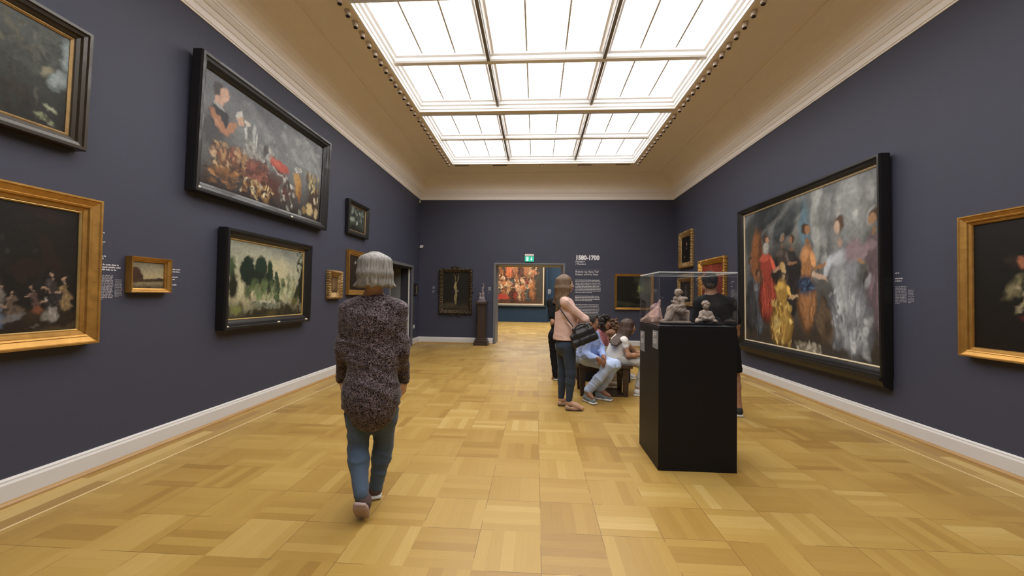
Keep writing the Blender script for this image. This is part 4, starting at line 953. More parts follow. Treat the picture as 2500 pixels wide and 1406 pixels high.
nv = g.noise(o, 9, 2, out=1); ov = g.n('VectorMath', {0: g.mp(o, (1, 1, 1.25)), 1: g.n('VectorMath', {0: nv, 'Scale': .05}, operation='SCALE').outputs[0]}, operation='ADD').outputs[0]
f = g.noise(ov, 72, 1, .5, dist=1.3); b_ = g.ma('ABSOLUTE', g.ma('SUBTRACT', f, .5))
sp = g.ma('LESS_THAN', b_, .050); c = g.mix(sp, (.013, .008, .010), (.20, .160, .175)); g.bump(g.noise(o, 200, 2), .2, .002)
M_TOP = g.set(c, .85, spec=.15, sheen=.1)
F = Field(.045)
F.c(nk+V3(0, 0, -.045), shL+V3(.005, 0, 0), .066, .062); F.c(nk+V3(0, 0, -.045), shR, .066, .062)
F.e(chest+V3(0, .0, .03), (.188, .125, .20)); F.e(waist+V3(.0, 0, .02), (.176, .122, .20)); F.e(pel+V3(0, -.01, -.05), (.192, .142, .24))
for a_, b_, c_ in ((shL, elL, wrL), (shR, elR, wrR)):
    F.c(a_, b_, .063, .058); F.c(b_, c_+(b_-c_)*.02, .058, .043)
hem = A3(908, 992, 2.60)[2]
F.sub(A3(838, 1024, 2.60), (.075, .3, .085), None, .03); F.sub(A3(994, 1018, 2.60), (.075, .3, .08), None, .03)
F.cut((0, 0, hem), (0.02, -.06, -1)); F.sub(nk+V3(0, .0, .035), (.115, .10, .058), None, .02)
F.mesh('patterned_top', M_TOP, ra, .0075, folds(.0065, 5, 9, 34, 3, .0015), la)
M_JEANS = denim('faded_blue_denim', (.072, .108, .165))
F = Field(.035); F.e(pel+V3(0, 0, -.03), (.172, .128, .13))
for hp, kn, an in ((hpL, knL, anL), (hpR, knR, anR)):
    hp = hp+V3(0, 0, -.02); m1 = kn*.72+an*.28; F.c(hp, hp*.6+kn*.4, .103, .086); F.c(hp*.6+kn*.4, kn, .086, .062); F.c(kn, m1, .061, .061); F.c(m1, an+(kn-an)*.02, .061, .045)
F.mesh('jeans', M_JEANS, ra, .0075, folds(.0045, 14, 14, 46, 5), la)
M_SHOE1 = mat('mauve_suede_shoe', (.10, .065, .07), .7, var=.2, bump=.2); M_SHSOLE = mat('pink_grey_sole', (.38, .28, .27), .6, var=.12, scale=25)
toeL = A3(880, 1292, 2.44); toeL[2] = .012
shoe(ra, anL+V3(0, .0, .0), toeL+V3(.0, .02, 0), anL+V3(.01, -.055, -.035), M_SHOE1, M_SHSOLE, up=(0, .75, .5), loc=la)
heelR = A3(917, 1226, 2.70); heelR[2] = .004
shoe(ra, anR, heelR+V3(-.095, .225, 0), heelR+V3(0, 0, 0), M_SHOE1, M_SOLE, loc=la)
M_HAIRG = hair_mat('silver_grey_hair', (.13, .125, .115), (.46, .45, .43))
F = Field(.025); LH = L_
F.e(LH(0, -.020, .028), (.098, .110, .100), RH)
for q in range(30):
    a = math.radians(-128+256*q/29); x, y = math.sin(a), -math.cos(a); r_ = random.uniform(-1, 1)
    F.chain([LH(x*.064, y*.080-.02, .055), LH(x*.076, y*.088-.02, -.02), LH(x*.080, y*.090-.02, -.065), LH(x*(.104+.008*r_), y*(.104+.006*r_)-.02, -.100+.010*r_)], [.036, .030, .018, .005], .022)
for q in (-1, 1): F.chain([LH(q*.090, -.01, -.05), LH(q*.100, -.01, -.085), LH(q*.135, -.015, -.100)], [.022, .016, .005], .02)
F.sub(LH(0, .115, -.03), (.055, .06, .085), RH, .02)
F.mesh('hair', M_HAIRG, ra, .006, lambda x, y, z: .0012*np.sin(130*x+9*z)*np.cos(110*y+6*z), la)
def long_hair(F, L, R, back, tips, side=1, n=16, r0=.026, spread=.055, r1=.010):
    """crown plus strands that fall from the head to the tip points"""
    F.e(L(0, -.022, .034), (.086, .102, .092), R)
    for q in range(n):
        a = math.radians(-115+230*q/(n-1)); x, y = math.sin(a), -math.cos(a); tq = q/(n-1)*(len(tips)-1); t0_ = min(int(tq), len(tips)-2); t = np.array(tips[t0_])*(1-tq+t0_)+np.array(tips[t0_+1])*(tq-t0_)
        o = np.array([x*spread*.9, y*spread*.6-.0, 0]); e_ = np.array(t)+R@o
        m1 = L(x*.084, y*.096-.02, -.05); m2 = L(x*.074, y*.088-.02, -.13); m2 = m2*.6+(m1*.4+e_*.6)*.4
        F.chain([L(x*.060, y*.075-.02, .05), m1, m2, e_], [r0*1.1, r0, r0*.8, r1], .02)
def torso(F, nk, chest, pel, shA, shB, R, k=1.0, belly=1.0):
    F.c(nk+V3(0, 0, -.035), shA, .056*k, .056*k); F.c(nk+V3(0, 0, -.035), shB, .056*k, .056*k)
    F.e(chest, np.array((.150, .105, .17))*k, R); F.e(chest*.45+pel*.55, np.array((.135*belly, .100*belly, .15))*k, R); F.e(pel, np.array((.158, .115, .12))*k, R)

# ===== 2: standing girl in a pale pink jacket =============================
rb = person((.42, 5.12, 0), 'long haired girl standing with arms crossed in pale pink jacket and dark jeans'); lb = rel(rb)
fw = unit((1, .22, 0)); up = V3(0, 0, 1); lf = np.cross(up, fw)              # body faces right; lf = her left (away from us)
hd = A3(1381, 694, 5.12); RH = basis((1, .18, -.02)); nk = A3(1377, 722, 5.12)
chest = A3(1383, 762, 5.12); pel = A3(1381, 838, 5.12); RB = basis(fw)
shN, shF = chest+V3(-.03, -.155, .125), chest+V3(-.04, .155, .125)
elN, wrN = A3(1428, 781, 4.98), A3(1424, 777, 5.22); elF, wrF = A3(1430, 788, 5.30), A3(1427, 773, 5.06)
hpN, hpF = A3(1388, 845, 5.03), A3(1375, 845, 5.21); knN, knF = A3(1394, 912, 5.02), A3(1374, 910, 5.20); anN, anF = A3(1389, 982, 5.03), A3(1370, 975, 5.22)
F = Field(.03); L_ = head_parts(F, hd, RH, .98); F.c(hd+V3(-.02, 0, -.05), nk+V3(0, 0, -.05), .048, .052); torso(F, nk, chest, pel, shN, shF, RB, .9)
arm_parts(F, shN, elN, wrN, .9); arm_parts(F, shF, elF, wrF, .9); hand_parts(F, wrN, (.05, 1, .15), (.9, 0, .3), 1, .5, .9); hand_parts(F, wrF, (.0, -1, .15), (.9, 0, .3), -1, .6, .9)
leg_parts(F, hpN, knN, anN, .9); leg_parts(F, hpF, knF, anF, .9); foot_parts(F, anN, anN+V3(.16, -.02, -.065), .95); foot_parts(F, anF, anF+V3(.15, .06, -.065), .95)
F.mesh('body', M_SKIN, rb, .0065, loc=lb); eyes(rb, L_, RH, .98, lb)
M_PINK = cloth_mat('pale_pink_crepe', (.62, .42, .36), .06)
F = Field(.035); torso(F, nk+V3(0, 0, -.008), chest, pel, shN, shF, RB, 1.12); F.c(chest+V3(0, 0, -.08), pel+V3(.0, 0, -.03), .145, .165, .05)
F.e(pel+V3(0, 0, -.04), (.165, .175, .15)); 
for a_, b_, c_ in ((shN, elN, wrN), (shF, elF, wrF)): F.c(a_+(b_-a_)*.06, b_, .053, .050); F.c(b_, b_*.62+c_*.38, .050, .043)
F.cut((0, 0, A3(1380, 829, 5.1)[2]), (0, 0, -1)); F.sub(hd+V3(.02, 0, -.13), (.065, .065, .06), None, .02)
F.mesh('jacket', M_PINK, rb, .0075, folds(.0045, 9, 4, 26, 8), lb)
m = MB(); p0 = A3(1398, 800, 4.955)-lb; 
for dx in (0, .022): m.tube([Vector(p0+V3(-.09, 0, .075)), Vector(p0+V3(-.03, -.03, .03)), Vector(p0+V3(dx, -.04, -.04)), Vector(p0+V3(dx-.01, -.04, -.20))], [.008, .009, .011, .010], 8)
m.done('waist_tie', M_PINK, rb, True)
M_JEANS2 = denim('dark_blue_denim', (.035, .050, .080))
F = Field(.03); F.e(pel+V3(-.01, 0, -.03), (.125, .165, .13))
for hp, kn, an in ((hpN, knN, anN), (hpF, knF, anF)): m1 = kn*.72+an*.28; F.c(hp, kn, .092, .060); F.c(kn, m1, .060, .058); F.c(m1, an+V3(0, 0, .03), .057, .040)
F.mesh('jeans', M_JEANS2, rb, .0075, folds(.003, 12, 12, 50, 6), lb)
M_FLAT = mat('beige_leather', (.42, .27, .19), .5, var=.05)
for an, d_ in ((anN, (1, -.06, 0)), (anF, (1, .25, 0))):
    d_ = unit(d_); he = an-d_*.055; he[2] = .004
    F = Field(.02); u = V3(0, 0, 1); F.c(he+d_*.045+u*.035, he+d_*.12+u*.022, .036, .034); F.c(he+d_*.12+u*.022, he+d_*.205+u*.018, .036, .022)
    F.cut(he+u*.004, -u); F.sub(he+d_*.075+u*.075, (.06, .032, .034), basis(d_), .01) ; o = F.mesh('shoe', M_FLAT, rb, .006, loc=lb)
    m = MB(); b0 = Vector(he+d_*.165+u*.046-lb); [m.tube([b0, b0+Vector((q*.01, q*.028, .008)), b0+Vector((q*.012, q*.030, -.006)), b0], .003, 6) for q in (-1, 1)]; m.done('bow', M_SOLED, o)
    m = MB(); m.tube([Vector(he+d_*t-lb+V3(0, 0, .003)) for t in (.015, .06, .12, .19, .215)], [.02, .03, .032, .03, .014], 12); o2 = m.done('sole', M_SOLED, o); o2.scale = (1, 1, 1)
M_HAIRB = hair_mat('light_brown_hair', (.085, .050, .028), (.24, .155, .095))
F = Field(.02); long_hair(F, L_, RH, 0, [A3(1376, 740, 5.22), A3(1367, 758, 5.18), A3(1362, 768, 5.12), A3(1364, 752, 5.06), A3(1377, 728, 5.03)], spread=.030)
F.sub(L_(0, .12, -.02), (.06, .065, .09), RH, .015)
F.mesh('hair', M_HAIRB, rb, .0065, lambda x, y, z: .0022*np.sin(110*x+10*z)*np.cos(95*y+8*z), lb)
# bag hanging at her hip: its own thing
M_LEATH = mat('black_leather', (.008, .008, .009), .45, var=.3, scale=25, bump=.3, bscale=60)
bc = A3(1422, 817, 4.84); rbag = empty('handbag', (bc[0], bc[1], bc[2]-.16)); tag(rbag, 'slouchy black leather handbag hanging from the shoulder of the girl in pink', 'handbag'); lg = rel(rbag)
RBg = basis((.1, -1, 0), (-.42, .05, 1))
F = Field(.03); F.b(bc+RBg@V3(-.02, 0, .05), (.115, .040, .06), RBg, .02, .05); F.b(bc+RBg@V3(0, 0, -.03), (.150, .055, .075), RBg, .02, .05); F.b(bc+RBg@V3(.0, 0, -.075), (.155, .062, .035), RBg, .015, .03); F.mesh('bag', M_LEATH, rbag, .007, folds(.006, 22, 3, 18, 4), lg)
for q in (-1, 1):
    m = MB(); m.tube([Vector(bc+RBg@V3(.085*math.cos(t), q*.045+(.03 if q > 0 else -.015), .055+.075*math.sin(t)*(1 if q > 0 else -.9)+(.0 if q > 0 else .03))-lg) for t in [math.pi*i/12 for i in range(13)]], .008, 8); m.done('handle', M_LEATH, rbag, True)
m = MB(); sp = [bc+V3(-.12, .02, .09), A3(1398, 796, 4.93), A3(1380, 772, 4.93), A3(1364, 748, 4.98), A3(1360, 733, 5.05), A3(1366, 724, 5.14), A3(1385, 728, 5.28)]
m.tube([Vector(p_-lg) for p_ in sp], .007, 8); m.done('strap', M_LEATH, rbag, True)
m = MB(); kb = Vector(A3(1379, 777, 4.92)-lg); m.cyl(kb, kb+Vector((0, -.012, 0)), .012); m.done('buckle', M_GOLD2, rbag)

# ===== 3: person in black behind her =====================================
rc = person((.40, 6.8, 0), 'person in all black clothes standing hidden behind the girl in the pink jacket'); lc = rel(rc)
hd = A3(1371, 705, 6.8); RH = basis((.5, 1, 0)); nk = hd+V3(-.03, -.02, -.16); RB = RH; chest = nk+V3(0, 0, -.22); pel = chest+V3(-.01, 0, -.38)
shA, shB = chest+RB@V3(-.17, 0, .15), chest+RB@V3(.17, 0, .15); elA, wrA = A3(1350, 786, 6.75), A3(1356, 812, 6.9); elB, wrB = chest+RB@V3(.22, .03, -.13), chest+RB@V3(.12, .2, -.2)
hpA, hpB = pel+RB@V3(-.09, 0, -.04), pel+RB@V3(.09, 0, -.04); anA, anB = A3(1357, 918, 6.8), A3(1372, 915, 6.95); knA, knB = (hpA+anA)/2+V3(.0, .03, 0), (hpB+anB)/2+V3(0, .03, 0)
F = Field(.03); L_ = head_parts(F, hd, RH); F.c(hd+V3(0, 0, -.05), nk+V3(0, 0, -.05), .05, .055); torso(F, nk, chest, pel, shA, shB, RB, .95)
arm_parts(F, shA, elA, wrA); arm_parts(F, shB, elB, wrB); hand_parts(F, wrA, (.2, .3, -1), (-1, 0, 0), 1, .5); hand_parts(F, wrB, (0, .5, -.6), (0, 1, .3), 1, .5)
leg_parts(F, hpA, knA, anA); leg_parts(F, hpB, knB, anB); foot_parts(F, anA, anA+V3(-.04, .14, -.06)); foot_parts(F, anB, anB+V3(.08, .14, -.06))
F.mesh('body', M_SKIN3, rc, .009, loc=lc); eyes(rc, L_, RH, 1, lc)
M_BLACKC = cloth_mat('black_cotton', (.010, .010, .012), .3); M_BLACKC2 = cloth_mat('black_twill', (.007, .007, .009), .3)
F = Field(.035); torso(F, nk, chest, pel, shA, shB, RB, 1.1); F.c(shA, shA*.3+elA*.7, .062, .066); F.c(shB, shB*.3+elB*.7, .062, .066); F.cut(pel+V3(0, 0, -.07), (0, 0, -1)); F.sub(nk+V3(0, 0, .04), (.07, .07, .06), None, .02)
F.mesh('t_shirt', M_BLACKC, rc, .01, folds(.006, 9, 9, 24, 2), lc)
F = Field(.03); F.e(pel+V3(0, 0, -.02), (.165, .13, .13), RB)
for hp, kn, an in ((hpA, knA, anA), (hpB, knB, anB)): F.c(hp, kn, .10, .075); F.c(kn, an+V3(0, 0, .02), .075, .060)
F.mesh('trousers', M_BLACKC2, rc, .01, folds(.006, 12, 12, 40, 6), lc)
M_BLKSHOE = mat('black_canvas_shoe', (.015, .015, .017), .7)
for an in (anA, anB):
    he = an+V3(.01, -.05, 0); he[2] = .003; shoe(rc, an, he+V3(-.02, .25, 0), he, M_BLKSHOE, M_SOLE, loc=lc)
M_HAIRK = hair_mat('black_hair', (.006, .005, .005), (.03, .022, .018)); M_HAIRD = hair_mat('dark_brown_hair', (.022, .012, .008), (.095, .055, .036))
F = Field(.02); long_hair(F, L_, RH, 0, [A3(1356, 738, 6.7), A3(1362, 742, 6.72), A3(1376, 742, 6.75)]); F.sub(L_(0, .12, -.02), (.06, .065, .09), RH, .015); F.mesh('hair', M_HAIRD, rc, .008, loc=lc)

# ===== benches ============================================================
bn = empty('bench', (1.0, 5.98, 0)); tag(bn, 'dark wooden bench under the two seated pupils in blue and white', 'bench')
m = MB(); m.box((-.40, -.24, .40), (.36, .26, .45), .008); m.done('seat', M_BENCH, bn)
m = MB(); m.box((-.36, -.20, .33), (.30, -.17, .40)); m.box((-.36, .19, .33), (.30, .22, .40)); m.done('apron', M_BENCH, bn)
for sx in (-1, 1):
    xx = .27 if sx > 0 else -.33
    for yy in (-.20, .22): MB().prism([(xx-.03, 0), (xx+.03, 0), (xx+.045, .40), (xx-.045, .40)], yy-.02, yy+.02).done('leg', M_BENCH, bn)
m = MB(); m.box((-.33, -.215, 0), (.27, -.165, .022)); m.box((-.33, .20, 0), (.27, .24, .022)); m.box((-.33, -.2, 0), (.27, .2, .012)); m.done('floor_rail', M_BENCH, bn)
ot = empty('upholstered_bench', (1.14, 6.99, 0)); tag(ot, 'black box bench on the floor behind the pupil in light blue', 'bench')
m = MB(); m.box((-.45, -.24, 0), (.42, .28, .40), .012); m.done('base', M_BLACKC, ot); m = MB(); m.box((-.45, -.24, .40), (.42, .28, .46), .02); m.done('cushion', M_BLACKC2, ot)

# ===== 4: pupil in light blue hoodie ======================================
rd = person((.80, 5.75, 0), 'seated pupil with glasses in light blue hoodie and pale blue trousers'); ld = rel(rd)
hd = A3(1446, 790, 5.72); RH = basis((1, -.30, -.20), (.12, 0, 1)); nk = A3(1439, 817, 5.78); chest = A3(1440, 838, 5.80); pel = A3(1431, 871, 5.86); RB = basis((1, -.45, 0), (.25, 0, 1))
shN, shF = chest+RB@V3(.165, -.01, .12), chest+RB@V3(-.165, -.01, .12); elN, elF = A3(1430, 866, 5.60), A3(1468, 856, 5.90); wrN, wrF = A3(1461, 877, 5.36), A3(1474, 872, 5.46)
hpN, hpF = A3(1430, 875, 5.74), A3(1443, 873, 5.95); knN, knF = A3(1489, 893, 5.42), A3(1502, 890, 5.62); anN, anF = A3(1433, 957, 5.46), A3(1463, 953, 5.60)
F = Field(.03); L_ = head_parts(F, hd, RH, .98); F.c(hd+V3(-.015, 0, -.05), nk+V3(0, 0, -.04), .047, .05); torso(F, nk, chest, pel, shN, shF, RB, .9)
arm_parts(F, shN, elN, wrN, .9); arm_parts(F, shF, elF, wrF, .9); hand_parts(F, wrN, (1, -.1, -.75), (.2, -1, .3), 1, .7, .92); hand_parts(F, wrF, (.2, -.7, -.9), (.9, .4, .3), -1, .7, .92)
leg_parts(F, hpN, knN, anN, .9); leg_parts(F, hpF, knF, anF, .9); foot_parts(F, anN, anN+V3(.06, -.12, -.05)); foot_parts(F, anF, anF+V3(.12, -.08, -.05))
F.mesh('body', M_SKIN2, rd, .006, loc=ld); eyes(rd, L_, RH, .98, ld)
M_HOOD = cloth_mat('light_blue_fleece', (.30, .39, .66), .06, 8); M_PBLUE = cloth_mat('pale_blue_cotton', (.42, .51, .70), .06, 8)
F = Field(.04); torso(F, nk+V3(0, 0, -.01), chest, pel, shN, shF, RB, 1.16, 1.05); F.c(chest, pel, .14, .16, .05)
for a_, b_, c_ in ((shN, elN, wrN), (shF, elF, wrF)): F.c(a_, b_, .068, .060); F.c(b_, c_*.86+b_*.14, .060, .042)
for q in range(9): t = math.radians(60+240*q/8); F.c(nk+RB@V3(.075*math.sin(t), .065*math.cos(t)-.02, .0), nk+RB@V3(.08*math.sin(t+.4), .07*math.cos(t+.4)-.03, -.02), .030, .030, .02)
F.cut(pel+V3(0, 0, -.085), (.2, 0, -1)); F.sub(nk+RB@V3(0, .015, .05), (.058, .06, .06), RB, .015)
F.mesh('hoodie', M_HOOD, rd, .0075, folds(.009, 8, 8, 22, 11), ld)
F = Field(.035); F.e(pel+V3(.02, 0, -.035), (.17, .15, .115), RB)
for hp, kn, an in ((hpN, knN, anN), (hpF, knF, anF)): F.c(hp, kn, .094, .072); F.c(kn, (kn+an)/2, .070, .066, .04); F.c((kn+an)/2, an+(kn-an)*.08, .066, .064)
F.mesh('trousers', M_PBLUE, rd, .0075, folds(.008, 14, 10, 26, 15), ld)
M_SNK = mat('blue_grey_sneaker', (.20, .25, .29), .6, var=.3, scale=35)
for an, d_ in ((anN, (.55, -1, 0)), (anF, (1, -.55, 0))):
    d_ = unit(d_); he = an-d_*.06; he[2] = .003; shoe(rd, an, he+d_*.245, he, M_SNK, M_SOLE, loc=ld, lace=M_TEXT)
M_HAIRS = hair_mat('cropped_black_hair', (.010, .008, .008), (.035, .026, .022), .8)
F = Field(.015); F.e(L_(0, -.024, .036), (.080, .094, .088), RH); F.sub(L_(0, .11, .0), (.07, .062, .075), RH, .01); F.sub(L_(0, .01, -.09), (.1, .1, .06), RH, .015)
F.mesh('hair', M_HAIRS, rd, .005, lambda x, y, z: .0022*np.sin(260*x)*np.sin(250*y)*np.sin(240*z), ld)
m = MB()
for q in (-1, 1):
    m.tube([Vector(L_(q*.032+.024*math.cos(t), .094, .004+.018*math.sin(t))-ld) for t in [math.pi*2*i/14 for i in range(15)]], .0028, 6)
    m.tube([Vector(L_(q*.056, .092, .008)-ld), Vector(L_(q*.074, .05, .010)-ld), Vector(L_(q*.080, -.01, .008)-ld)], .0026, 6)
m.tube([Vector(L_(-.009, .096, .008)-ld), Vector(L_(0, .099, .011)-ld), Vector(L_(.009, .096, .008)-ld)], .0026, 6); m.done('eyeglasses', M_SOLED, rd)

# ===== 5: dark curly haired pupil in dusty pink ===========================
def seated_back(loc, label, hd, fwd, nk, chest, pel, sh, el, wr, hp, kn, an, skin, top, bottom, topname, res=.009):
    r = person(loc, label); l = rel(r); RH = basis(fwd); RB = basis((fwd[0], fwd[1], 0)); F = Field(.03)
    L = head_parts(F, hd, RH, .98); F.c(hd+V3(0, 0, -.05), nk+V3(0, 0, -.04), .047, .05); torso(F, nk, chest, pel, sh[0], sh[1], RB, .9)
    for q in (0, 1): arm_parts(F, sh[q], el[q], wr[q], .9); hand_parts(F, wr[q], (RB@V3(0, .8, -.4)), (0, 0, 1), 1-2*q, .6, .9); leg_parts(F, hp[q], kn[q], an[q], .9); foot_parts(F, an[q], an[q]+RB@V3(0, .14, -.05))
    F.mesh('body', skin, r, res, loc=l); eyes(r, L, RH, .98, l)
    F = Field(.035); torso(F, nk+V3(0, 0, -.01), chest, pel, sh[0], sh[1], RB, 1.12)
    for q in (0, 1): F.c(sh[q], el[q], .062, .058)
    F.cut(pel+V3(0, 0, -.09), (0, 0, -1)); F.sub(nk+V3(0, 0, .045), (.06, .06, .06), RB, .015); F.mesh(topname, top, r, res, folds(.008, 9, 9, 24, 21), l)
    F = Field(.03); F.e(pel+V3(0, 0, -.04), (.16, .13, .105), RB)
    for q in (0, 1): F.c(hp[q], kn[q], .095, .070); F.c(kn[q], an[q]+V3(0, 0, .03), .068, .052)
    F.mesh('trousers', bottom, r, res, folds(.005, 12, 12, 30, 9), l); return r, l, L, RH
M_DPINK = cloth_mat('dusty_pink_plush', (.36, .135, .15), .35, 30); M_BEIGE = cloth_mat('beige_cotton', (.42, .34, .25), .1); M_BROWNT = cloth_mat('brown_print_cotton', (.22, .12, .075), .4, 40)
p = A3(1474, 790, 6.62); bx, by = p[0], p[1]; RB = basis((1, -.35, 0))
pel = V3(bx-.16, by+.16, .55); chest = V3(bx-.06, by+.06, .70); nk = V3(bx-.02, by+.02, .82)
sh = [chest+RB@V3(.15, 0, .12), chest+RB@V3(-.15, 0, .12)]; el = [sh[0]+V3(.06, -.05, -.26), sh[1]+V3(.12, .02, -.25)]; wr = [el[0]+V3(.18, -.05, -.08), el[1]+V3(.16, -.08, -.08)]
hp = [pel+RB@V3(.09, 0, -.02), pel+RB@V3(-.09, 0, -.02)]; kn = [hp[0]+V3(.30, -.30, -.05), hp[1]+V3(.40, -.16, -.05)]; an = [kn[0]+V3(-.08, -.02, -.40), kn[1]+V3(-.06, 0, -.40)]
re_, le, L_, RH = seated_back((bx, by, 0), 'seated pupil with a mass of black curls and dusty pink top', A3(1474, 789, 6.62), (1, -.2, -.1), nk, chest, pel, sh, el, wr, hp, kn, an, M_SKIN2, M_DPINK, M_BEIGE, 'sweater')
for q in (0, 1):
    he = an[q]+V3(-.05, .02, 0); he[2] = .003; shoe(re_, an[q], he+V3(.22, -.08, 0), he, M_BEIGE, M_SOLE, loc=le)
def curls(F, L, R, n, rad, r0, seed, low=-.09, front=.05):
    rs = random.Random(seed)
    F.e(L(0, -.03, .03), np.array((.092, .098, .100))*1.0, R)
    for q in range(n):
        a = rs.uniform(0, 2*math.pi); z = rs.uniform(low, .13); rr = rad*math.sqrt(max(.15, 1-((z-.01)/.17)**2))
        x, y = math.cos(a)*rr, math.sin(a)*rr-.03
        if y > front and z < .07: continue
        F.e(L(x, y, z), (r0*rs.uniform(.7, 1.2),)*3, R)
F = Field(.008); curls(F, L_, RH, 150, .125, .021, 5, -.13); F.mesh('hair', M_HAIRK, re_, .007, loc=le)

# ===== 6: brown curly haired pupil farthest back ==========================
p = A3(1499, 798, 7.15); bx, by = p[0], p[1]; pel = V3(bx-.16, by-.01, .55); chest = V3(bx-.08, by, .66); nk = V3(bx-.03, by, .77); RB = basis((1, .1, 0))
sh = [chest+RB@V3(.14, 0, .12), chest+RB@V3(-.14, 0, .12)]; el = [sh[0]+V3(.08, -.02, -.24), sh[1]+V3(.08, .04, -.24)]; wr = [el[0]+V3(.18, 0, -.06), el[1]+V3(.18, 0, -.06)]
hp = [pel+RB@V3(.09, 0, -.02), pel+RB@V3(-.09, 0, -.02)]; kn = [hp[0]+V3(.38, 0, -.05), hp[1]+V3(.38, .1, -.05)]; an = [kn[0]+V3(-.05, 0, -.40), kn[1]+V3(-.05, 0, -.40)]
rf_, lf_, L_, RH = seated_back((bx, by, 0), 'seated pupil with light brown curls, farthest of the seated group', A3(1499, 797, 7.15), (1, .1, -.1), nk, chest, pel, sh, el, wr, hp, kn, an, M_SKIN3, M_BROWNT, M_BLACKC, 'blouse')
for q in (0, 1):
    he = an[q]+V3(-.05, 0, 0); he[2] = .003; shoe(rf_, an[q], he+V3(.24, 0, 0), he, M_SOLE, M_SOLE, loc=lf_)
M_HAIRC = hair_mat('auburn_brown_hair', (.05, .025, .014), (.20, .11, .06))
F = Field(.008); curls(F, L_, RH, 130, .108, .018, 9, -.12); F.mesh('hair', M_HAIRC, rf_, .007, loc=lf_)

# ===== 7: girl in white T-shirt ===========================================
rg = person((1.22, 5.98, 0), 'seated girl in white T-shirt with long brown hair, leaning forward beside the display case'); lg_ = rel(rg)
hd = A3(1535, 798, 6.0); RH = basis((1, .02, -.14), (.10, 0, 1)); nk = A3(1519, 817, 6.02); chest = A3(1510, 841, 6.02); pel = A3(1502, 876, 6.02); RB = basis((1, -.05, 0), (.32, 0, 1))
shN, shF = chest+RB@V3(.145, .03, .085), chest+RB@V3(-.145, .03, .085); elN, elF = A3(1534, 868, 5.82), A3(1556, 862, 6.18); wrN, wrF = A3(1566, 867, 5.86), A3(1574, 862, 6.02)
hpN, hpF = A3(1503, 879, 5.93), A3(1505, 877, 6.12); knN, knF = A3(1576, 886, 5.86), A3(1580, 882, 6.12); anN, anF = A3(1556, 950, 5.86), A3(1562, 943, 6.14)
F = Field(.03); L_ = head_parts(F, hd, RH, .96); F.c(hd+V3(-.015, 0, -.05), nk+V3(0, 0, -.04), .044, .048); torso(F, nk, chest, pel, shN, shF, RB, .88)
arm_parts(F, shN, elN, wrN, .88); arm_parts(F, shF, elF, wrF, .88); hand_parts(F, wrN, (1, .3, 0), (.1, -.3, 1), 1, .6, .88); hand_parts(F, wrF, (.9, -.4, 0), (.1, .2, 1), -1, .6, .88)
leg_parts(F, hpN, knN, anN, .88); leg_parts(F, hpF, knF, anF, .88); foot_parts(F, anN, anN+V3(.13, -.02, -.05)); foot_parts(F, anF, anF+V3(.13, 0, -.05))
F.mesh('body', M_SKIN3, rg, .006, loc=lg_); eyes(rg, L_, RH, .96, lg_)
M_WTEE = cloth_mat('white_cotton', (.66, .64, .62), .04, 8); M_LGREY = cloth_mat('light_grey_cotton', (.40, .39, .37), .08)
F = Field(.035); torso(F, nk+V3(-.005, 0, -.012), chest, pel, shN, shF, RB, 1.08, 1.05); F.c(chest, pel, .13, .15, .05); F.c(shN, shN*.62+elN*.38, .049, .053); F.c(shF, shF*.62+elF*.38, .049, .053)
F.cut(pel+V3(0, 0, -.055), (.15, 0, -1)); F.sub(nk+RB@V3(0, .02, .045), (.058, .062, .055), RB, .015)
F.mesh('t_shirt', M_WTEE, rg, .007, folds(.006, 14, 5, 16, 31), lg_)
F = Field(.035); F.e(pel+V3(.01, 0, -.04), (.155, .145, .11), RB)
for hp, kn, an in ((hpN, knN, anN), (hpF, knF, anF)): F.c(hp, kn, .088, .066); F.c(kn, (kn+an)/2, .064, .056, .04); F.c((kn+an)/2, an+(kn-an)*.12, .056, .050)
F.mesh('trousers', M_LGREY, rg, .0075, folds(.007, 14, 10, 26, 17), lg_)
M_WSNK = mat('white_sneaker', (.60, .59, .58), .5, var=.08, scale=30)
for an in (anN, anF):
    he = an+V3(-.05, 0, 0); he[2] = .003; shoe(rg, an, he+V3(.25, -.03, 0), he, M_WSNK, M_SOLE, loc=lg_, h=.05, lace=M_TEXTD)
F = Field(.02); long_hair(F, L_, RH, 0, [A3(1508, 824, 6.08), A3(1498, 828, 5.98), A3(1491, 834, 5.90), A3(1495, 841, 5.84), A3(1504, 843, 5.81)], n=24, spread=.018, r0=.024, r1=.008)
F.sub(L_(0, .12, -.02), (.06, .065, .09), RH, .015)
F.mesh('hair', M_HAIRD, rg, .006, lambda x, y, z: .0022*np.sin(110*x+10*z)*np.cos(95*y+8*z), lg_)

# ===== 8: man in black behind the display case ============================
rh = person((2.25, 5.0, 0), 'man in black T-shirt and shorts standing with his back to us behind the display case'); lh = rel(rh)
hd = A3(1731, 689, 5.02); RH = basis((.12, 1, -.12)); nk = A3(1738, 716, 5.0); RB = basis((.05, 1, 0)); chest = A3(1746, 758, 5.0); pel = A3(1762, 832, 5.02)
shA, shB = A3(1709, 738, 5.0), A3(1783, 742, 5.0); elA, elB = A3(1700, 788, 5.08), A3(1797, 792, 5.02); wrA, wrB = A3(1712, 820, 5.25), A3(1796, 838, 5.12)
hpA, hpB = A3(1746, 850, 5.02), A3(1782, 852, 5.0); knA, knB = A3(1750, 918, 5.08), A3(1794, 922, 5.03); anA, anB = A3(1762, 982, 5.12), A3(1803, 994, 5.0)
F = Field(.03); L_ = head_parts(F, hd, RH, 1.02); F.c(hd+V3(0, -.01, -.05), nk+V3(0, 0, -.05), .058, .062); torso(F, nk, chest, pel, shA, shB, RB, 1.05)
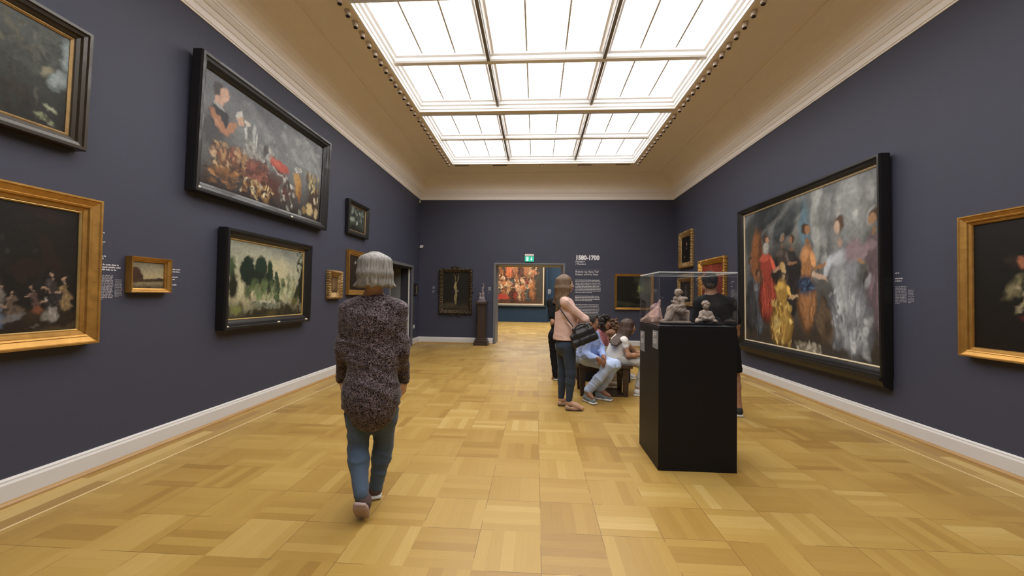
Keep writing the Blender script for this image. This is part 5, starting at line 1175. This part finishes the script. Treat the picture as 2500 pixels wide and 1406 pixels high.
arm_parts(F, shA, elA, wrA, 1.08); arm_parts(F, shB, elB, wrB, 1.08); hand_parts(F, wrA, (.2, .6, -.6), (-.8, 0, .3), 1, .5); hand_parts(F, wrB, (0, .25, -1), (1, 0, 0), -1, .5)
leg_parts(F, hpA, knA, anA, 1.05); leg_parts(F, hpB, knB, anB, 1.05); foot_parts(F, anA, anA+V3(0, .15, -.05)); foot_parts(F, anB, anB+V3(.02, .15, -.05))
F.mesh('body', M_SKIN3, rh, .0075, loc=lh); eyes(rh, L_, RH, 1.02, lh)
M_CHAR = cloth_mat('charcoal_cotton', (.014, .014, .015), .2)
F = Field(.04); torso(F, nk+V3(0, 0, -.01), chest, pel, shA, shB, RB, 1.2, 1.1); F.c(shA, shA*.2+elA*.8, .070, .074); F.c(shB, shB*.2+elB*.8, .070, .074); F.c(chest, pel, .15, .16, .05)
F.cut(pel+V3(0, 0, -.10), (0, 0, -1)); F.sub(nk+V3(0, .0, .045), (.066, .066, .06), RB, .02); F.mesh('t_shirt', M_CHAR, rh, .009, folds(.007, 9, 5, 20, 41), lh)
F = Field(.03); F.e(pel+V3(0, 0, -.05), (.175, .135, .14), RB); F.c(hpA, hpA*.15+knA*.85, .110, .095); F.c(hpB, hpB*.15+knB*.85, .110, .095)
F.cut(knA*.8+hpA*.2, (0, 0, -1)); F.mesh('shorts', M_BLACKC2, rh, .009, folds(.006, 12, 5, 24, 43), lh)
for an, d_ in ((anA, V3(0, 1, 0)), (anB, V3(.08, 1, 0))):
    d_ = unit(d_); he = an-d_*.06; he[2] = .003; shoe(rh, an, he+d_*.27, he, M_BLKSHOE, M_SOLE, loc=lh)
F = Field(.015); F.e(L_(0, -.028, .040), (.088, .102, .096), RH); F.e(L_(0, -.06, -.02), (.072, .055, .06), RH, .02); F.sub(L_(0, .12, .0), (.08, .075, .09), RH, .01)
F.mesh('hair', M_HAIRS, rh, .006, lambda x, y, z: .003*np.sin(170*x)*np.sin(160*y)*np.sin(150*z), lh)

# ===== display case =======================================================
CX0, CX1, CY0, CY1, CZ = 1.002, 1.622, 3.362, 3.960, 1.168
dc = empty('display_case', ((CX0+CX1)/2, (CY0+CY1)/2, 0)); tag(dc, 'tall black display case with glass hood in the middle of the room', 'display case'); cc = Vector(dc.location)
m = MB(); m.box(Vector((CX0, CY0, 0))-cc, Vector((CX1, CY1, CZ-.012))-cc, .003); m.done('plinth', M_CASE, dc)
m = MB(); m.box(Vector((CX0+.006, CY0+.006, CZ-.012))-cc, Vector((CX1-.006, CY1-.006, CZ))-cc); m.done('deck', M_CASE, dc)
GT = CZ+.438; T = .006
m = MB(); hd_ = m
for lo, hi in (((CX0, CY0, CZ), (CX1, CY0+T, GT)), ((CX0, CY1-T, CZ), (CX1, CY1, GT)), ((CX0, CY0+T, CZ), (CX0+T, CY1-T, GT)), ((CX1-T, CY0+T, CZ), (CX1, CY1-T, GT)), ((CX0, CY0, GT), (CX1, CY1, GT+T))):
    m.box(Vector(lo)-cc, Vector(hi)-cc)
hood = m.done('glass_hood', M_GLASS, dc)
def edgemat(name, f_, col):
    g = G(name); tr = g.n('BsdfTransparent', {0: (.9, .92, .94)}); gl = g.n('BsdfDiffuse', {0: col}); mx = g.n('MixShader', {0: f_, 1: tr.outputs[0], 2: gl.outputs[0]}); g.t.links.new(mx.outputs[0], g.t.nodes['Material Output'].inputs[0]); return g.m
m = MB(); e_ = .0018
for x_ in (CX0, CX1):
    for y_ in (CY0, CY1): m.box(Vector((x_-e_, y_-e_, CZ))-cc, Vector((x_+e_, y_+e_, GT))-cc)
m.done('glued_joint', edgemat('glass_glued_joint', .35, (.20, .21, .22)), hood)
m = MB()
for y_ in (CY0, CY1): m.box(Vector((CX0, y_-e_, GT-e_))-cc, Vector((CX1, y_+e_, GT+T+e_))-cc)
for x_ in (CX0, CX1): m.box(Vector((x_-e_, CY0, GT-e_))-cc, Vector((x_+e_, CY1, GT+T+e_))-cc)
m.done('glint_edge', edgemat('glass_edge_glint', .6, (.75, .78, .80)), hood)  # bright glint along the top edges put into a whitish diffuse colour
m = MB()
M_LABELP = mat('grey_label_card', (.20, .21, .23), .4)
for k, (ya, yb_, za, zb) in enumerate(((CY0+.012, CY0+.165, .975, 1.125), (CY1-.175, CY1-.03, .90, 1.085))):
    o = empty('case_label', (CX0-.0015, (ya+yb_)/2, za)); tag(o, ['grey printed label on the left face of the display case, nearer the front corner', 'grey printed label on the left face of the display case, at its rear edge'][k], 'label')
    m = MB(); m.box((-.0015, -(yb_-ya)/2, 0), (0, (yb_-ya)/2, zb-za)); m.done('card', M_LABELP, o)
    m = MB(); strips(3, .10, .011, .016, m, .8, 5, 0, zb-za-.025); strips(5, .12, .005, .009, m, .8, 6, 0, zb-za-.075)
    t = m.done('lettering', M_TEXT, o); t.rotation_euler = (0, 0, math.radians(-90)); t.location = (-.0022, (yb_-ya)/2-.015, 0)
# --- statuettes
def clay(amp, s_): return lambda x, y, z: amp*np.sin(s_*x+1.3*np.sin(.6*s_*z))*np.sin(s_*y+2)*np.sin(s_*.8*z+1.1*np.sin(.5*s_*x))+amp*1.3*(.4-np.abs(np.sin(s_*.45*x-s_*.3*z+1.2*np.sin(s_*.25*z+s_*.2*y)))**.5)
def small_head(F, c, r, R): F.e(c, (r*.80, r*.92, r*1.08), R, r*.2); F.e(np.array(c)+R@V3(0, r*.35, -r*.45), (r*.55, r*.55, r*.55), R, r*.3); F.c(np.array(c)+R@V3(0, r*.88, r*.1), np.array(c)+R@V3(0, r*1.08, -r*.2), r*.10, r*.15, r*.1)
# seated woman holding a child
p0 = A3(1652, 796, 3.62); st = empty('statuette', (p0[0], p0[1], CZ)); tag(st, 'clay statuette of a seated woman holding a small child, inside the glass case', 'statuette'); ls = rel(st)
m = MB(); m.box((-.155, -.075, 0), (.145, .075, .012), .002); m.done('base_board', M_CASE, st)
m = MB(); m.box((-.135, -.06, .012), (.105, .06, .030), .006); m.done('plinth', M_CLAY, st)
B = ls+V3(0, 0, .03); P_ = lambda x, y, z: B+V3(x, y, z)
RF = basis((-1, -.25, 0)); F = Field(.014)
F.e(P_(.035, 0, .075), (.055, .048, .05)); F.c(P_(.035, 0, .09), P_(.03, 0, .175), .042, .034); F.c(P_(.03, -.032, .185), P_(.03, .03, .185), .020, .020); F.c(P_(.028, 0, .195), P_(.018, 0, .225), .012, .012); small_head(F, P_(.008, -.002, .245), .027, basis((-1, -.2, -.35)))
F.e(P_(.015, .003, .258), (.029, .026, .022)); F.e(P_(.040, .005, .25), (.014, .014, .012))
F.c(P_(.03, -.03, .09), P_(-.045, -.03, .105), .036, .028); F.c(P_(.03, .03, .09), P_(-.045, .03, .10), .036, .028); F.c(P_(-.045, -.03, .10), P_(-.080, -.032, .02), .028, .030); F.c(P_(-.045, .03, .10), P_(-.070, .03, .02), .028, .028)
for q in range(9): F.c(P_(-.045+.012*q, -.040+.004*q, .10), P_(-.095+.013*q, -.046+.005*q, .006), .009, .010, .008)
F.c(P_(-.10, -.035, .010), P_(-.125, -.04, .006), .012, .009); F.e(P_(.06, 0, .045), (.026, .036, .042)); F.c(P_(.09, -.03, .08), P_(.085, -.03, .0), .012, .012); F.c(P_(.09, .03, .08), P_(.095, .03, .0), .012, .012)
F.c(P_(.03, -.036, .185), P_(.035, -.05, .135), .017, .014); F.c(P_(.035, -.05, .135), P_(-.02, -.048, .125), .014, .010); F.c(P_(.03, .036, .185), P_(.0, .045, .14), .017, .014); F.c(P_(.0, .045, .14), P_(-.035, .02, .135), .014, .010)
F.e(P_(-.018, -.022, .150), (.026, .022, .032)); F.e(P_(-.022, -.026, .195), (.017, .018, .019)); F.c(P_(-.03, -.03, .165), P_(-.058, -.035, .17), .008, .006); F.c(P_(-.02, -.03, .13), P_(-.060, -.045, .125), .011, .009)
F.e(P_(.05, 0, .195), (.026, .045, .018), basis((1, 0, .4)))
F.mesh('figure', M_CLAY, st, .0022, clay(.0016, 190), ls)
# child bust
p0 = A3(1722, 797, 3.62); st = empty('statuette', (p0[0], p0[1], CZ)); tag(st, 'clay half figure of a curly haired child on draped cloth, inside the glass case', 'statuette'); ls = rel(st)
m = MB(); m.box((-.115, -.07, 0), (.115, .07, .016), .002); m.done('base_board', M_CASE, st)
B = ls+V3(0, 0, .016); F = Field(.012)
F.e(P_(.0, 0, .055), (.045, .038, .055)); F.c(P_(-.028, 0, .085), P_(.03, 0, .085), .022, .022); F.c(P_(0, 0, .10), P_(.002, 0, .125), .014, .014); small_head(F, P_(.004, -.002, .150), .033, basis((-.6, -1, -.1)))
F.c(P_(-.04, -.01, .085), P_(-.055, -.03, .05), .016, .014); F.c(P_(-.055, -.03, .05), P_(-.01, -.05, .04), .014, .011); F.c(P_(.04, -.01, .085), P_(.055, -.02, .045), .016, .014); F.c(P_(.055, -.02, .045), P_(.02, -.05, .04), .014, .011)
for q in range(14): a = q/13; F.c(P_(-.09+.17*a, -.035+.01*math.sin(q*2), .012+.02*math.sin(a*3.1)), P_(-.06+.16*a, .02, .018+.022*math.sin(a*3.1+.4)), .012, .014, .010)
for q in range(40): a, b_ = random.uniform(0, 6.28), random.uniform(.0, 1.4); F.e(P_(.004+.031*math.cos(a)*math.cos(b_), .004+.031*math.sin(a)*math.cos(b_), .155+.033*math.sin(b_)), (.008,)*3, None, .004)
F.mesh('figure', M_CLAY, st, .0022, clay(.0014, 200), ls)
# pinkish draped figure at the left
p0 = A3(1590, 793, 3.70); st = empty('statuette', (CX0+.085, 3.74, CZ)); tag(st, 'small pinkish draped statuette near the left side of the glass case', 'statuette'); ls = rel(st)
m = MB(); m.box((-.06, -.06, 0), (.07, .06, .014), .002); m.done('base_board', M_CASE, st)
B = ls+V3(0, 0, .014); F = Field(.012)
F.c(P_(.02, 0, .02), P_(.0, 0, .09), .036, .038); F.c(P_(0, 0, .09), P_(-.02, 0, .12), .040, .034); F.c(P_(.015, 0, .13), P_(.035, 0, .19), .022, .008); small_head(F, P_(-.005, -.005, .145), .020, basis((-1, -.4, 0)))
for q in range(12): a = q/11*2*math.pi; F.c(P_(.03*math.cos(a), .03*math.sin(a), .12), P_(-.005+.048*math.cos(a), .044*math.sin(a), .045), .009, .012, .008)
F.c(P_(-.03, -.02, .03), P_(-.04, -.03, .0), .012, .012); F.c(P_(.04, -.02, .03), P_(.045, -.03, .0), .012, .012)
F.mesh('figure', M_CLAY2, st, .0022, clay(.0016, 180), ls)

# ===== wooden pillar with its statuette beside the far doorway =============
wp = empty('pillar_pedestal', (-1.53, 11.36, 0)); tag(wp, 'tall dark wooden pedestal standing left of the far doorway', 'pedestal')
m = MB(); m.box((-.20, -.20, 0), (.20, .20, .085), .006); m.box((-.175, -.175, .085), (.175, .175, .16), .012); m.box((-.155, -.155, .16), (.155, .155, .20), .012); m.done('base', M_DWOOD, wp)
m = MB(); m.prism([(-.13, -.10), (-.10, -.13), (.10, -.13), (.13, -.10), (.13, .10), (.10, .13), (-.10, .13), (-.13, .10)], .20, 1.12, axis=2); m.box((-.075, -.136, .30), (.075, -.128, 1.04), .002); m.done('shaft', M_DWOOD, wp)
m = MB(); m.box((-.145, -.145, 1.12), (.145, .145, 1.145), .006); m.box((-.165, -.165, 1.145), (.165, .165, 1.21), .01); m.done('capital', M_DWOOD, wp)
st = empty('statuette', (-1.53, 11.36, 1.211)); tag(st, 'pale statuette of entwined figures on the dark pedestal by the doorway', 'statuette'); ls = rel(st); B = ls
F = Field(.02); F.b(P_(0, 0, .015), (.11, .09, .015), None, .006); F.e(P_(-.02, 0, .08), (.085, .06, .06)); F.c(P_(-.06, 0, .05), P_(-.05, 0, .17), .035, .03); small_head(F, P_(-.055, -.01, .225), .035, basis((1, -.5, 0)))
F.c(P_(.04, 0, .06), P_(.03, 0, .24), .045, .035); F.c(P_(.03, 0, .24), P_(.01, 0, .34), .035, .03); small_head(F, P_(.015, 0, .385), .032, basis((-1, -.5, 0))); F.c(P_(.02, 0, .33), P_(.05, 0, .43), .016, .012); F.c(P_(.05, 0, .43), P_(.03, 0, .50), .012, .010); F.e(P_(.03, 0, .51), (.022, .02, .022))
F.c(P_(-.05, 0, .18), P_(.02, -.03, .22), .016, .014); F.c(P_(.06, -.02, .10), P_(.09, -.03, .03), .022, .016)
F.mesh('figure', M_BRONZE, st, .005, clay(.003, 90), ls)
